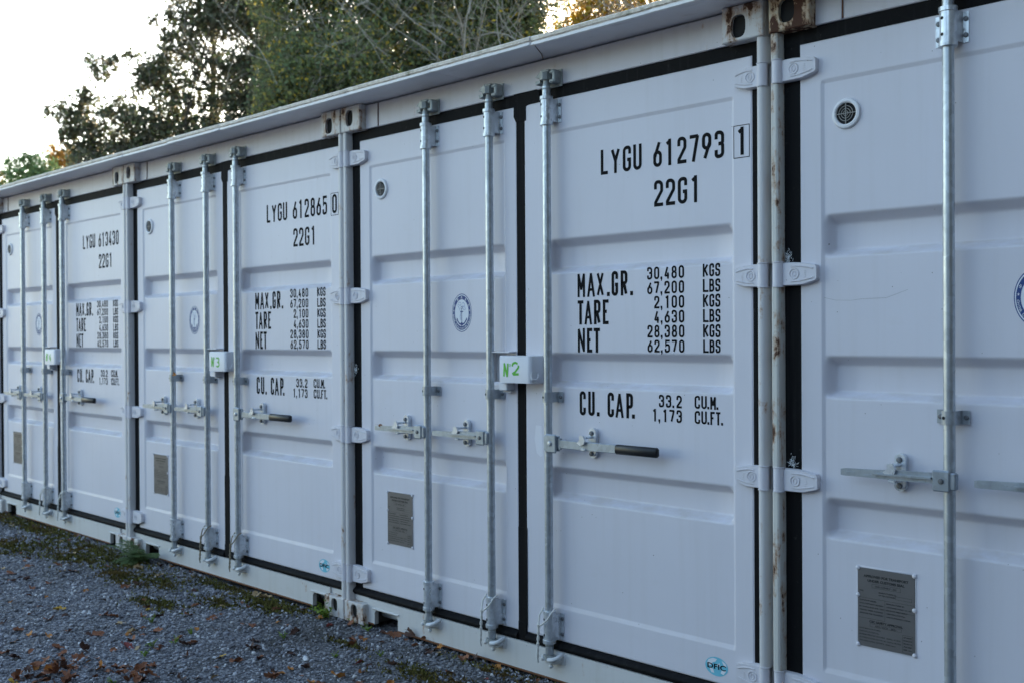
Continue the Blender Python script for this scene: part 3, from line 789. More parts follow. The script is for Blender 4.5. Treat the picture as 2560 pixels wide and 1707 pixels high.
    for pts in ([(-.12, -.40), (-.18, -.20), (-.10, .0), (-.20, .2), (-.38, .36), (-.36, .50), (-.20, .56), (-.06, .50)], [(.05, .5), (.22, .52), (.32, .40), (.24, .30), (.10, .36), (.12, .22), (.26, .14)], [(-.3, .42), (-.14, .38), (-.04, .46)], [(.30, .30), (.38, .22), (.30, .12)], [(-.06, -.34), (-.13, -.16), (-.04, .02)]):
        pl(pts, .032, mi=2)
    rm = er*.805
    for k, ch in enumerate('CHINA CLASSIFICATION SOCIETY'):
        a = R(188)+R(164)*k/27
        if ch != ' ': type_on(e, ch, ex+rm*1.07*math.cos(a)-.0 if False else ex+er*.845*math.cos(a), ez+er*.845*math.sin(a), ye-.0006, .0135, .0004, .85, a+math.pi/2, 1) if False else type_on(e, ch, ex+er*.868*math.cos(a), ez+er*.868*math.sin(a), ye-.0006, .0122, .0002, .9, a+math.pi/2, 1)
    for k, ch in enumerate('中国船级社'):
        a = R(152)-R(124)*k/4; type_on(e, ch, ex+er*.745*math.cos(a), ez+er*.745*math.sin(a), ye-.0006, .0125, .0002, 1., a-math.pi/2, 1)
    for a in (R(172), R(8)):
        cx_, cz_ = ex+rm*math.cos(a), ez+rm*math.sin(a)
        st = [(cx_+.005*(1 if k % 2 == 0 else .42)*math.sin(2*math.pi*k/10), ye-.0006, cz_+.005*(1 if k % 2 == 0 else .42)*math.cos(2*math.pi*k/10)) for k in range(10)]
        e.add(st, [tuple(range(10))[::-1]], 1)
    e.v = [(ex+(a-ex)*.76, b_, d_) for a, b_, d_ in e.v]
    e.build('emblem_sticker', [MAT['navy'], MAT['white'], MAT['navysoft']], dl, 0)
    # round sticker low on the right door
    d = MB(); sx_, sz_, rx, rz = 2.218, .235, .049, .0345
    pts = [(sx_+rx*math.cos(t), -.0006, sz_+rz*math.sin(t)) for t in (2*math.pi*k/32 for k in range(32))]
    d.add(pts, [tuple(range(32))], 0)
    for poly in ([(-.85, .2), (-.7, .6), (-.3, .85), (.05, .8), (-.1, .5), (-.35, .35), (-.5, .05), (-.75, -.1)], [(.45, .75), (.8, .5), (.9, .2), (.62, .30)], [(-.62, -.25), (-.3, -.3), (-.2, -.7), (-.45, -.72)], [(.5, -.15), (.85, -.25), (.6, -.7), (.35, -.6)], [(.1, .3), (.3, .45), (.3, .1), (.05, .05)]):
        P = [(sx_+a*rx, -.0009, sz_+b_*rz) for a, b_ in poly]
        v0 = Vector(P[0]); nrm = sum(((Vector(P[i])-v0).cross(Vector(P[i+1])-v0) for i in range(1, len(P)-1)), Vector())
        d.add(P, [tuple(range(len(P)))] if nrm.y < 0 else [tuple(range(len(P)))[::-1]], 1)
    type_on(d, 'DFIC', sx_, sz_-.009, -.0013, .0260, .0007, width=.080, mi=2)
    d.build('round_sticker', [MAT['cyan'], MAT['white'], MAT['black']], dr, 0)
    # weight and capacity table, each word a piece of lettering of its own
    yw = .0058; T = .0132
    def small(m, s, right, base):
        x = right
        for ch in s[::-1]:
            if ch in ',.': x -= .0125; glyph(m, ch, x+.002, base, 0, 0, .0076, yw); x -= .003
            else: x -= .0250; glyph(m, ch, x, base, .0245, .048, .0078, yw); x -= .0080
    for nm, word_, base, xs in (('gross_weight_lettering', 'MAX.GR.', 1.593, [(1.551, .040), (1.603, .040), (1.653, .037), (1.706, 0), (1.730, .033), (1.776, .034), (1.823, 0)]), ('tare_lettering', 'TARE', 1.482, [(1.551, .031), (1.588, .039), (1.638, .034), (1.684, .030)]), ('net_weight_lettering', 'NET', 1.370, [(1.551, .038), (1.600, .028), (1.636, .033)]), ('capacity_lettering', 'CU. CAP.', 1.116, [(1.559, .033), (1.605, .034), (1.650, 0), (0, 0), (1.706, .033), (1.747, .040), (1.801, .033), (1.829, 0)])):
        m = MB()
        for ch, (x, wd) in zip(word_, xs): glyph(m, ch, x, base, wd, .098, .0112 if ch in 'MNAX' else T, yw)
        m.build(nm, MAT['black'], dr, 0)
    for s_, base, i in (('30,480', 1.650, 0), ('67,200', 1.594, 1), ('2,100', 1.539, 2), ('4,630', 1.484, 3), ('28,380', 1.429, 4), ('62,570', 1.373, 5)):
        m = MB(); small(m, s_, 2.079, base); m.build('weight_figure', MAT['black'], dr, 0)
        m = MB()
        for ch, x, wd in zip('KGS' if i % 2 == 0 else 'LBS', (2.162, 2.190, 2.216), (.0245, .0215, .0215)): glyph(m, ch, x, base, wd, .048, .0076, yw)
        m.build('weight_unit', MAT['black'], dr, 0)
    for s_, base in (('33.2', 1.166), ('1,173', 1.111)):
        m = MB(); small(m, s_, 2.066, base); m.build('capacity_figure', MAT['black'], dr, 0)
    for base, s_ in ((1.168, 'CU.M.'), (1.112, 'CU.FT.')):
        x = 2.123; m = MB()
        for ch in s_:
            if ch == '.': glyph(m, ch, x-.003, base, 0, 0, .0076, yw); x += .010
            else:
                wd = .024 if ch in 'CUM' else .019
                glyph(m, ch, x, base, wd, .048, .0076, yw); x += wd+.0055
        m.build('capacity_unit', MAT['black'], dr, 0)
    # locking bars
    for i, x in enumerate(BARX):
        m = MB(); m.cyl((x, -.043, .125), (x, -.043, 2.462), .0172, n=26)
        bo = m.build('locking_bar', MAT['galv'], root, 60)
        guide_top(bo, x, 2.300, 2.421); guide_top(bo, x, .172, .312, True)
        clamp(bo, x, 1.186); cam_top(bo, x, 2.498); cam_bottom(bo, x, .112)
        if i < 2:
            lever_left(bo, x, (.297, .722)[i], .996); latch(bo, (.470, .893)[i], 1.003)
        else:
            lever_right(bo, x, 2.005, 1.000); latch(bo, 1.640, 1.008)
    # lock box
    k = MB()
    # rear half fixed on the left door: an open tray
    k.box(1.078, 1.083, -.055, .0, 1.238, 1.372, .001); k.box(1.0832, 1.208, -.050, .0, 1.366, 1.371, .001); k.box(1.0832, 1.208, -.004, .002, 1.24, 1.366, .001)
    k.box(1.145, 1.195, -.050, .0, 1.205, 1.236, .003); k.box(1.150, 1.200, -.030, .0, 1.196, 1.203, .002)
    # hood
    x0, x1, z0, z1, yf = 1.178, 1.364, 1.241, 1.355, -.080
    rr = .018; n = 6
    prof = [(x0, -.006), (x0, yf+.004), (x0+.004, yf)]+[(x1-rr+rr*math.sin(math.pi/2*t/n), yf+rr-rr*math.cos(math.pi/2*t/n)) for t in range(n+1)]+[(x1, -.0015)]
    k_ = len(prof)
    vs = [(a, b_, z) for z in (z0, z0+.002, z1-.006, z1-.0015, z1) for a, b_ in prof]
    # draw the top edge in a little so that it reads as a bent sheet
    def shrink(i0, q): 
        for j in range(k_):
            a, b_, z = vs[i0*k_+j]; vs[i0*k_+j] = (a+(x0-a)*q*0+(.0 if a < x1-.03 else -q), min(b_+q, -.001), z)
    shrink(3, .002); shrink(4, .006)
    fs = [(r_*k_+i, r_*k_+i+1, (r_+1)*k_+i+1, (r_+1)*k_+i) for r_ in range(4) for i in range(k_-1)]
    k.add(vs, fs)
    k.add([(a, b_, z1-.0001) for a, b_ in prof], [tuple(range(k_))]) if False else k.add(vs[4*k_:5*k_]+[(x1-.006, -.0005, z1), (x0, -.0005, z1)], [tuple(range(k_+2))])
    k.add([(a, b_, z0+.012) for a, b_ in prof], [tuple(range(k_))[::-1]])
    k.tube([(x1-.004, -.066, z0+.047), (x1-.003, -.072, z0+.03), (x1+.002, -.070, z0+.018), (x1+.009, -.056, z0+.015), (x1+.010, -.044, z0+.024), (x1+.008, -.040, z0+.040)], .0045, 8)
    ko = k.build('lock_box', MAT['box'], root, 35)
    return root
MAT['navysoft'] = plain('faded_blue_vinyl', (.30, .37, .55), .5)
P = 2.445
proto = build_container()
def find(root, name, k=0): return [c for c in root.children if c.name.split('.')[0] == name][k]
def number_on(root, num, check, k):
    dr = find(root, 'door', 1); m = MB(); y = .0058; T = .0134
    xs = [1.678, 1.730, 1.790, 1.842, None, 1.9385, 1.992, 2.051, 2.107, 2.161, 2.216]
    for ch, x in zip('LYGU '+num, xs):
        if ch == ' ': m.build('owner_code_lettering', MAT['black'], dr, 0); m = MB(); continue
        wd = {'L': .036, 'Y': .046}.get(ch, .041); glyph(m, ch, x, 2.076, wd, .0995, T, y)
    m.build('serial_number_lettering', MAT['black'], dr, 0); m = MB()
    yb = -.0008
    if check:
        glyph(m, check, 2.312, 2.075, .041, .099, T, yb)
        ribbon(m, [Vector(p) for p in ((2.3015, 2.066), (2.3655, 2.066), (2.3655, 2.180), (2.3015, 2.180))], True, .0025, lambda p: (p.x, yb, p.y))
        m.build('check_digit', MAT['black'], dr, 0)
    m = MB()
    for ch, x in zip('22G1', (1.9415, 1.997, 2.052, 2.107)): glyph(m, ch, x, 1.926, .0425, .0995, T, y)
    m.build('type_code_lettering', MAT['black'], dr, 0)
def box_number(root, d):
    m = MB(); y = -.0806; g = MAT['green']
    ribbon(m, [Vector(p) for p in ((1.2085, 1.268), (1.2115, 1.322))], False, .0096, lambda p: (p.x, y, p.y))
    ribbon(m, [Vector(p) for p in ((1.2100, 1.324), (1.2290, 1.266))], False, .0098, lambda p: (p.x, y-.0001, p.y))
    ribbon(m, [Vector(p) for p in ((1.2285, 1.272), (1.2330, 1.323))], False, .0096, lambda p: (p.x, y-.0002, p.y))
    ribbon(m, [Vector((1.2455+.0040*math.cos(t), 1.3150+.0055*math.sin(t))) for t in (2*math.pi*k/10 for k in range(10))], True, .0018, lambda p: (p.x, y, p.y))
    S = {'2': [[(0, .70), (.05, .92), (.45, 1.02), (.78, .92)], [(.92, .80), (.90, .62), (.40, .22), (.0, .06)], [(.12, .02), (.95, .06)]],
         '3': [[(.02, .98), (.62, 1.0), (.88, .80), (.62, .57)], [(.30, .54), (.72, .50), (.92, .26), (.60, .0), (.02, .05)]],
         '4': [[(.62, 1.0), (.05, .34), (.40, .33)], [(.52, .33), (1.0, .36)], [(.74, .66), (.70, -.04)]]}[d]
    x0, z0, w, h = (1.259, 1.276, .040, .050) if d == '2' else (1.262, 1.268, .038, .050)
    for i, st in enumerate(S): ribbon(m, rounded([(x0+a*w, z0+b*h, .008) for a, b in st], False), False, .0094, lambda p: (p.x, y-.0001*i, p.y))
    m.build('stencilled_number', g, find(root, 'lock_box'), 0)
conts = {}
SPEC = {0: ('612793', '1', '2'), -1: ('612865', '0', '3'), -2: ('613430', None, '4'), 1: (None,)*3, -3: (None,)*3}
LAB = {0: 'white shipping container marked LYGU 612793, with lock box number 2', -1: 'white shipping container marked LYGU 612865, with lock box number 3',
       -2: 'white shipping container marked LYGU 613430, with lock box number 4', 1: 'nearest white shipping container, its right door cut off by the picture edge',
       -3: 'farthest white shipping container, only its right post and hinges in view'}
for k in (0, -1, -2, -3, 1):
    r_ = proto if k == 0 else copy_tree(proto)
    r_.location = (k*P+(.015 if k == 1 else 0), 0, 0); r_['label'] = LAB[k]; conts[k] = r_
for k, (num, chk, d) in SPEC.items():
    if num: number_on(conts[k], num, chk, k); box_number(conts[k], d)
# what differs on the near container: bars set a little further left, rusted casting and post
n1 = conts[1]
for b in (c for c in n1.children if c.name.startswith('locking_bar')): b.location.x = -.040
for b in [c for c in n1.children_recursive if c.name.split('.')[0] in ('lever', 'lever_catch')]: b.location.x = .025
def reskin(o, mat, slot=0):
    o.material_slots[slot].link = 'OBJECT'; o.material_slots[slot].material = MAT[mat]
for b in (c for c in n1.children_recursive if c.name.startswith('emblem_sticker')): b.location.x = .010
reskin(find(n1, 'corner_casting', 0), 'castrust'); find(n1, 'corner_casting', 0)['label'] = 'rust eaten upper left corner casting'
reskin(find(n1, 'corner_post', 0), 'postgreen')

# small things that single containers show
MAT['touchup'] = painted('touch_up_paint', (.78, .77, .82), specks=.01, grime=.2)
MAT['scratch'] = plain('grey_scratch', (.44, .44, .46), .7)
def patch(k, which, name, poly, mat, y=-.0006):
    m = MB(); m.add([(x, y, z) for x, z in poly], [tuple(range(len(poly)))]); return m.build(name, MAT[mat], find(conts[k], 'door', which), 0)
patch(0, 1, 'touch_up_patch', [(1.310, 1.003), (1.322, .944), (1.345, .930), (1.357, .936), (1.356, 1.020), (1.350, 1.060), (1.318, 1.062)], 'touchup')
m_ = MB(); ribbon(m_, [Vector(p) for p in ((.186, 1.561), (.229, 1.551), (.285, 1.549), (.32, 1.553), (.404, 1.554), (.475, 1.578))], False, .0013, lambda p: (p.x, .0060, p.y))
m_.build('scratch', MAT['scratch'], find(conts[1], 'door', 0), 0)
def fluff(k, x, z, label):
    r = random.Random(int(z*1000)); m = MB()
    for q in range(60):
        a, l = r.uniform(0, 6.28), r.uniform(.004, .013); p = Vector((r.gauss(0, .006), r.gauss(-.004, .002), r.gauss(0, .011))); d = Vector((math.cos(a), r.uniform(-.4, .1), math.sin(a)))*l
        m.tube([p, p+d*.5+Vector((0, r.uniform(-.003, 0), r.gauss(0, .002))), p+d], [.0004, .0007, .0003], 4)
    o = m.build('cobweb', MAT['web'], None, 60, (conts[k].location.x+x, -.002, z)); tag(o, label, 'cobweb', 'tufts of cobweb caught on the door seals')
fluff(1, .062, 1.705, 'white cobweb tuft on the black seal above the second hinge of the nearest container')
fluff(1, .074, 1.005, 'white cobweb tuft on the black seal above the third hinge of the nearest container')
fluff(0, .068, 1.275, 'white cobweb tuft on the left black seal of container 2')

# ------------------------------------------------------------ roof panels over the row
def build_roof():
    root = thing('canopy_roof', 'grey panel roof across the container tops, its weathered pale edge overhanging the doors', 'roof', (0, -.2, 2.594))
    pw = .6025; x_start = .277+.6025*9
    for i in range(22):
        xb = x_start-pw*i; xa = xb-pw+.0006
        m = MB(); y0 = -.20; yb = 6.2; z0 = 2.5945
        sag = random.uniform(-.0008, .0008); dy = random.uniform(-.003, .003)
        # cross section in y,z of the panel edge: soffit lip, groove, thick upper lip with rough edge
        e = y0+dy; q = z0+sag
        prof = [(yb, z0), (e+.014, q), (e+.012, q-.0055), (e+.001, q-.0055), (e-.001, q-.004), (e-.001, q+.0055), (e+.007, q+.0075), (e+.007, q+.0115), (e-.002, q+.0135), (e-.003, q+.0265), (e+.004, q+.031), (yb, z0+.030)]
        n = len(prof); steps = 14; vs = []
        for s in range(steps+1):
            x = xa+(xb-xa)*s/steps
            for j, (y, z) in enumerate(prof):
                jig = (random.uniform(-.0022, .0022) if 8 <= j <= 10 else 0)+(.007 if s in (0, steps) and 2 <= j <= 10 else 0)
                vs.append((x, y+jig-root.location.y, z+jig*.6-root.location.z))
        fs = []
        for s in range(steps):
            for j in range(n-1): a = s*n+j; fs.append((a, a+n, a+n+1, a+1))
        m.add(vs, fs); m.m = [(1 if f[0] % n in (7, 8, 9) else 2 if f[0] % n in (2, 3, 4) else 0) for f in fs]
        m.add([vs[j] for j in range(n)], [tuple(range(n))], 0); m.add([vs[steps*n+j] for j in range(n)], [tuple(range(n))[::-1]], 0)
        o = m.build('roof_panel', [MAT['roof'], MAT['roofedge'], MAT['rooflip']], root, 30)
    return root
def roof_mats():
    t = NT('grey_roof_panel_coating'); n = t.noise(4, 5, .6); 
    c = t.mix(t.mask(n, .4, .75), (.80, .77, .79), (.72, .69, .70))
    c = t.mix(t.math('MULTIPLY', t.mask(t.noise(6, 7, .65, stretch=(1, 3, 1)), .6, .78), .4), c, (.36, .29, .22))
    t.bump(t.noise(3, 2), .2, .004); MAT['roof'] = t.set(c, .42, 0, .4)
    t = NT('weathered_roof_edge'); n = t.noise(45, 8, .75); l = t.noise(9, 6, .65)
    c = t.mix(t.mask(n, .38, .66), (.90, .82, .71), (.62, .54, .43)); c = t.mix(t.mask(l, .56, .72), c, (.24, .22, .13)); 
    t.bump(n, .8, .004); MAT['roofedge'] = t.set(c, .85, 0, .2)
MAT['rooflip'] = plain('pale_roof_lip', (.86, .84, .82), .5, var=.12, scale=40)
roof_mats(); roof = build_roof()
seam = MB(); seam.tube([(1.505, -.196+.2, -.0006), (1.42, -.06+.2, -.0006), (1.372, .0+.2, -.0006)], .0014, 5); seam.build('rusty_soffit_seam', MAT['ruststrip'], roof)

# ------------------------------------------------------------ ground
def ground_mat():
    t = NT('fine_gravel_bed')
    v = t.n('ShaderNodeTexVoronoi'); v.inputs['Scale'].default_value = 75; t.l(t.pos, v.inputs['Vector'])
    sp = t.n('ShaderNodeSeparateColor'); t.l(v.outputs['Color'], sp.inputs[0])
    c = t.ramp(sp.outputs[0], [(0, (.05, .05, .055)), (.5, (.13, .13, .14)), (.9, (.25, .25, .265)), (1, (.40, .40, .41))])
    c = t.mix(t.mask(t.noise(1.1, 6, .65), .50, .66), c, (.055, .050, .042))
    t.bump(v.outputs['Distance'], .9, .01)
    return t.set(c, .85, 0, .3)
MAT['ground'] = ground_mat()
def ground():
    nx = ny = 160; xs = np.concatenate([[-400, -150, -60, -25], np.linspace(-12, 7, nx), [15, 40, 150, 400]]); ys = np.concatenate([[-400, -120, -40, -12], np.linspace(-5, 1.5, ny), [8, 30, 120, 400]])
    X, Y = np.meshgrid(xs, ys); Z = .008*np.sin(X*1.7+.6*Y)*np.sin(Y*2.3+1)+.005*np.sin(X*5.1)*np.sin(Y*4.3+X)
    Z = Z-.012*(Y > -.03)-.004
    V = np.stack([X, Y, Z], -1).reshape(-1, 3); w = len(xs)
    I = np.arange(len(V)).reshape(len(ys), w); F = np.stack([I[:-1, :-1], I[:-1, 1:], I[1:, 1:], I[1:, :-1]], -1).reshape(-1, 4)
    o = fast_mesh('ground', V, F, [MAT['ground']], smooth=True); tag(o, kind='structure'); return o
ground()
def gz(x, y): return .008*math.sin(x*1.7+.6*y)*math.sin(y*2.3+1)+.005*math.sin(x*5.1)*math.sin(y*4.3+x)-.012*(y > -.03)-.004
def gzv(x, y): return .008*np.sin(x*1.7+.6*y)*np.sin(y*2.3+1)+.005*np.sin(x*5.1)*np.sin(y*4.3+x)-.012*(y > -.03)-.004
def stone_mat():
    t = NT('grey_blue_limestone_chips'); g = t.n('ShaderNodeNewGeometry').outputs['Random Per Island']
    c = t.ramp(g, [(0, (.075, .075, .085)), (.2, (.15, .152, .17)), (.6, (.26, .262, .29)), (.88, (.39, .392, .42)), (.97, (.66, .66, .67)), (1, (.8, .8, .8))])
    c = t.mix(t.math('MULTIPLY', t.mask(t.noise(1.6, 5, .6), .48, .64), .45), c, (.085, .075, .055))
    c = t.mix(t.math('MULTIPLY', t.mask(t.noise(120, 3), .4, .7), .25), c, (.22, .23, .25))
    return t.set(c, .7, 0, .35)
MAT['stone'] = stone_mat()
PH = (1+5**.5)/2
ICO = np.array([(-1, PH, 0), (1, PH, 0), (-1, -PH, 0), (1, -PH, 0), (0, -1, PH), (0, 1, PH), (0, -1, -PH), (0, 1, -PH), (PH, 0, -1), (PH, 0, 1), (-PH, 0, -1), (-PH, 0, 1)])/1.9
ICOF = np.array([(0, 11, 5), (0, 5, 1), (0, 1, 7), (0, 7, 10), (0, 10, 11), (1, 5, 9), (5, 11, 4), (11, 10, 2), (10, 7, 6), (7, 1, 8), (3, 9, 4), (3, 4, 2), (3, 2, 6), (3, 6, 8), (3, 8, 9), (4, 9, 5), (2, 4, 11), (6, 2, 10), (8, 6, 7), (9, 8, 1)])
def rotmats(n):
    q = rng.normal(size=(n, 4)); q /= np.linalg.norm(q, axis=1)[:, None]; a, b, c, d = q.T
    return np.stack([np.stack([1-2*(c*c+d*d), 2*(b*c-a*d), 2*(b*d+a*c)], -1), np.stack([2*(b*c+a*d), 1-2*(b*b+d*d), 2*(c*d-a*b)], -1), np.stack([2*(b*d-a*c), 2*(c*d+a*b), 1-2*(b*b+c*c)], -1)], 1)
def gravel():
    n = 62000
    # densest where the camera stands close
    x = rng.uniform(-7.5, 2.4, n*2); y = -rng.uniform(0, 2.5, n*2)
    keep = rng.random(n*2) < np.clip(.30+.10*(x+7.5), 0, 1); x, y = x[keep][:n], y[keep][:n]; n = len(x)
    size = .0054*np.exp(rng.normal(0, .45, n))*np.where(x < -3, 1.25, 1); size = np.clip(size, .002, .015)
    V = ICO[None]*(1+rng.uniform(-.28, .28, (n, 12, 1))); V = V*(np.array([1, .85, .62])*(1+rng.uniform(-.2, .2, (n, 3))))[:, None]
    rot = rotmats(n); V = np.einsum('nij,nkj->nki', rot, V)*size[:, None, None]
    V[..., 2] *= .8
    V += np.stack([x, y, gzv(x, y)+size*.30], -1)[:, None]
    F = ICOF[None]+12*np.arange(n)[:, None, None]
    o = fast_mesh('gravel', V.reshape(-1, 3), F.reshape(-1, 3), [MAT['stone']]); tag(o, 'loose grey blue gravel spread over the yard in front of the containers', 'gravel', kind='stuff')
gravel()
def moss():
    spots = [(.36, -.28, .16, .05), (-4.6, -.10, .8, .12), (-5.6, -.12, .8, .14), (-3.75, -.12, .6, .10), (-2.75, -.18, .45, .12), (-2.5, -.36, .4, .14), (-1.75, -.38, .35, .12), (-1.5, -.31, .3, .12), (-.51, -.16, .25, .10), (-2.1, -.2, .35, .10), (-.50, -.09, .30, .07), (-.75, -.12, .30, .08), (1.26, -.09, .4, .05), (-.77, -.30, .22, .09), (-1.1, -.1, .4, .07), (-3.2, -.5, .4, .2), (1.0, -.35, .3, .1), (-1.0, -.55, .25, .1)]
    pts = []
    for x, y, rx, ry in spots:
        n = int(5200*rx*ry*9*(.6 if x < -3 else 1)); pts.append(np.stack([x+rng.normal(0, rx*.5, n), np.minimum(-.02, y+rng.normal(0, ry*.5, n))], 1))
    p = np.concatenate(pts)
    # clumped: keep points where a slow pattern is high
    f = np.sin(p[:, 0]*23+3*np.sin(p[:, 1]*31))*np.sin(p[:, 1]*41+2*np.sin(p[:, 0]*17)); p = p[f+rng.normal(0, .35, len(f)) > -.1]
    n = len(p); s = rng.uniform(.006, .014, n)*np.where(p[:, 0] < -3, 1.4, 1)
    ang = rng.uniform(0, 2*np.pi, n); lean = rng.uniform(-.8, .8, (n, 2))
    d = np.stack([np.cos(ang), np.sin(ang), 0*ang], -1); base = np.stack([p[:, 0], p[:, 1], gzv(p[:, 0], p[:, 1])+.004], -1)
    top = base+np.stack([lean[:, 0]*s, lean[:, 1]*s, s*rng.uniform(.6, 1.5, n)], -1)
    V = np.stack([base-d*s[:, None]*.6, base+d*s[:, None]*.6, top], 1)
    F = np.arange(3*n).reshape(n, 3)
    t = NT('olive_moss'); g = t.n('ShaderNodeNewGeometry').outputs['Random Per Island']
    c = t.ramp(g, [(0, (.05, .045, .014)), (.5, (.11, .095, .026)), (.85, (.15, .155, .035)), (1, (.20, .16, .05))])
    c = t.mix(t.math('MULTIPLY', t.mask(t.noise(2.5, 4), .5, .62), .7), c, (.13, .075, .025))
    MAT['moss'] = t.set(c, .9, 0, .2)
    o = fast_mesh('moss', V.reshape(-1, 3), F, [MAT['moss']]); tag(o, 'olive and rust coloured moss creeping along the foot of the containers', 'moss', kind='stuff')
moss()

# ------------------------------------------------------------ fallen leaves
LEAFC = {'b': ((.26, .105, .052), 'russet brown'), 'd': ((.09, .045, .032), 'dark brown'), 'o': ((.46, .19, .045), 'orange'), 'y': ((.50, .30, .045), 'yellow'), 'r': ((.24, .06, .05), 'dull red'), 't': ((.46, .32, .17), 'pale tan')}
def leaf_material(key):
    c0 = LEAFC[key][0]; t = NT('dry_leaf_'+LEAFC[key][1].replace(' ', '_')); inf = t.n('ShaderNodeObjectInfo').outputs['Random']
    n = t.noise(55, 6, .7); c = t.mix(n, tuple(x*.65 for x in c0), tuple(x*1.35 for x in c0))
    c = t.mix(t.math('MULTIPLY', inf, .4), c, tuple(x*.55 for x in c0)); t.bump(t.noise(160, 4), .5, .002)
    return t.set(c, .75, 0, .3)
for k in LEAFC: MAT['leaf_'+k] = leaf_material(k)
def leaf_mesh(i):
    """a dry curled leaf: toothed outline grown round a midrib, with a stalk"""
    r = random.Random(100+i); maple = i % 2 == 0; n = 26; L = 1.; pts = []
    for k in range(n+1):
        t = -math.pi*.94+2*math.pi*.94*k/n
        if maple: rad = .42+.24*max(0, math.cos(2.5*t))**1.0*(1-.25*abs(t)/math.pi)+.07*r.uniform(-1, 1)
        else: rad = (.34+.16*math.cos(t)+.04*r.uniform(-1, 1))
        x, y = rad*math.cos(t), rad*math.sin(t)*(.95 if maple else .72)
        pts.append((x, y))
    cu, cv, tw = r.uniform(1.0, 2.6), r.uniform(-.8, 1.6), r.uniform(-.9, .9)
    def h(x, y): return .5*cu*y*y*2.2+.35*cv*x*x+tw*x*y+.06*math.sin(9*x+i)*math.cos(8*y)+.03*math.sin(21*y+i)
    vs = [(0, 0, h(0, 0))]; 
    for q in (.5, 1.): vs += [(x*q, y*q, h(x*q, y*q)) for x, y in pts]
    m = n+1; fs = [(0, 1+k, 2+k) for k in range(n)]+[(1+k, 1+m+k, 2+m+k, 2+k) for k in range(n)]
    mb = MB(); mb.add(vs, fs)
    mb.tube([(-.05, 0, h(-.05, 0)+.005), (-.35, .02, h(-.3, 0)), (-.62, .06, .06), (-.80, .10*r.uniform(-1, 1), .02)], [.016, .014, .012, .012], 5)
    zmin = min(v[2] for v in mb.v); mb.v = [(a, b, c-zmin) for a, b, c in mb.v]
    return mb
leaf_proto = {}
def zone(x, y):
    if y < -1.05 and x > -.75: return 'in the scattered heap at the front edge of the gravel'
    if y > -.16: return 'at the foot of the sill of the '+('container 2' if x > 0 else 'container 3' if x > -2.445 else 'container 4')
    return 'on the open gravel'+(' before container 2' if x > 0 else ' before container 3' if x > -1.6 else ' towards the far end of the row')
def place_leaf(x, y, c, size=None, z=None, rot=None, label=None):
    key = (random.randrange(8), c)
    if key not in leaf_proto:
        o = leaf_mesh(key[0]).build('fallen_leaf', MAT['leaf_'+c]); leaf_proto[key] = o.data
    else:
        o = bpy.data.objects.new('fallen_leaf', leaf_proto[key]); COL.objects.link(o)
    s = size or random.uniform(.032, .056)*(1.1 if y < -1.05 else 1)
    o.scale = (s, s, s*random.uniform(.55, 1.1)); o.location = (x, y, gz(x, y)+.004 if z is None else z)
    o.rotation_euler = rot or (random.uniform(-.45, .45), random.uniform(-.45, .45), random.uniform(0, 6.28))
    tag(o, label or f'{LEAFC[c][1]} dry leaf {zone(x, y)}', 'leaf', 'fallen autumn leaves'); return o
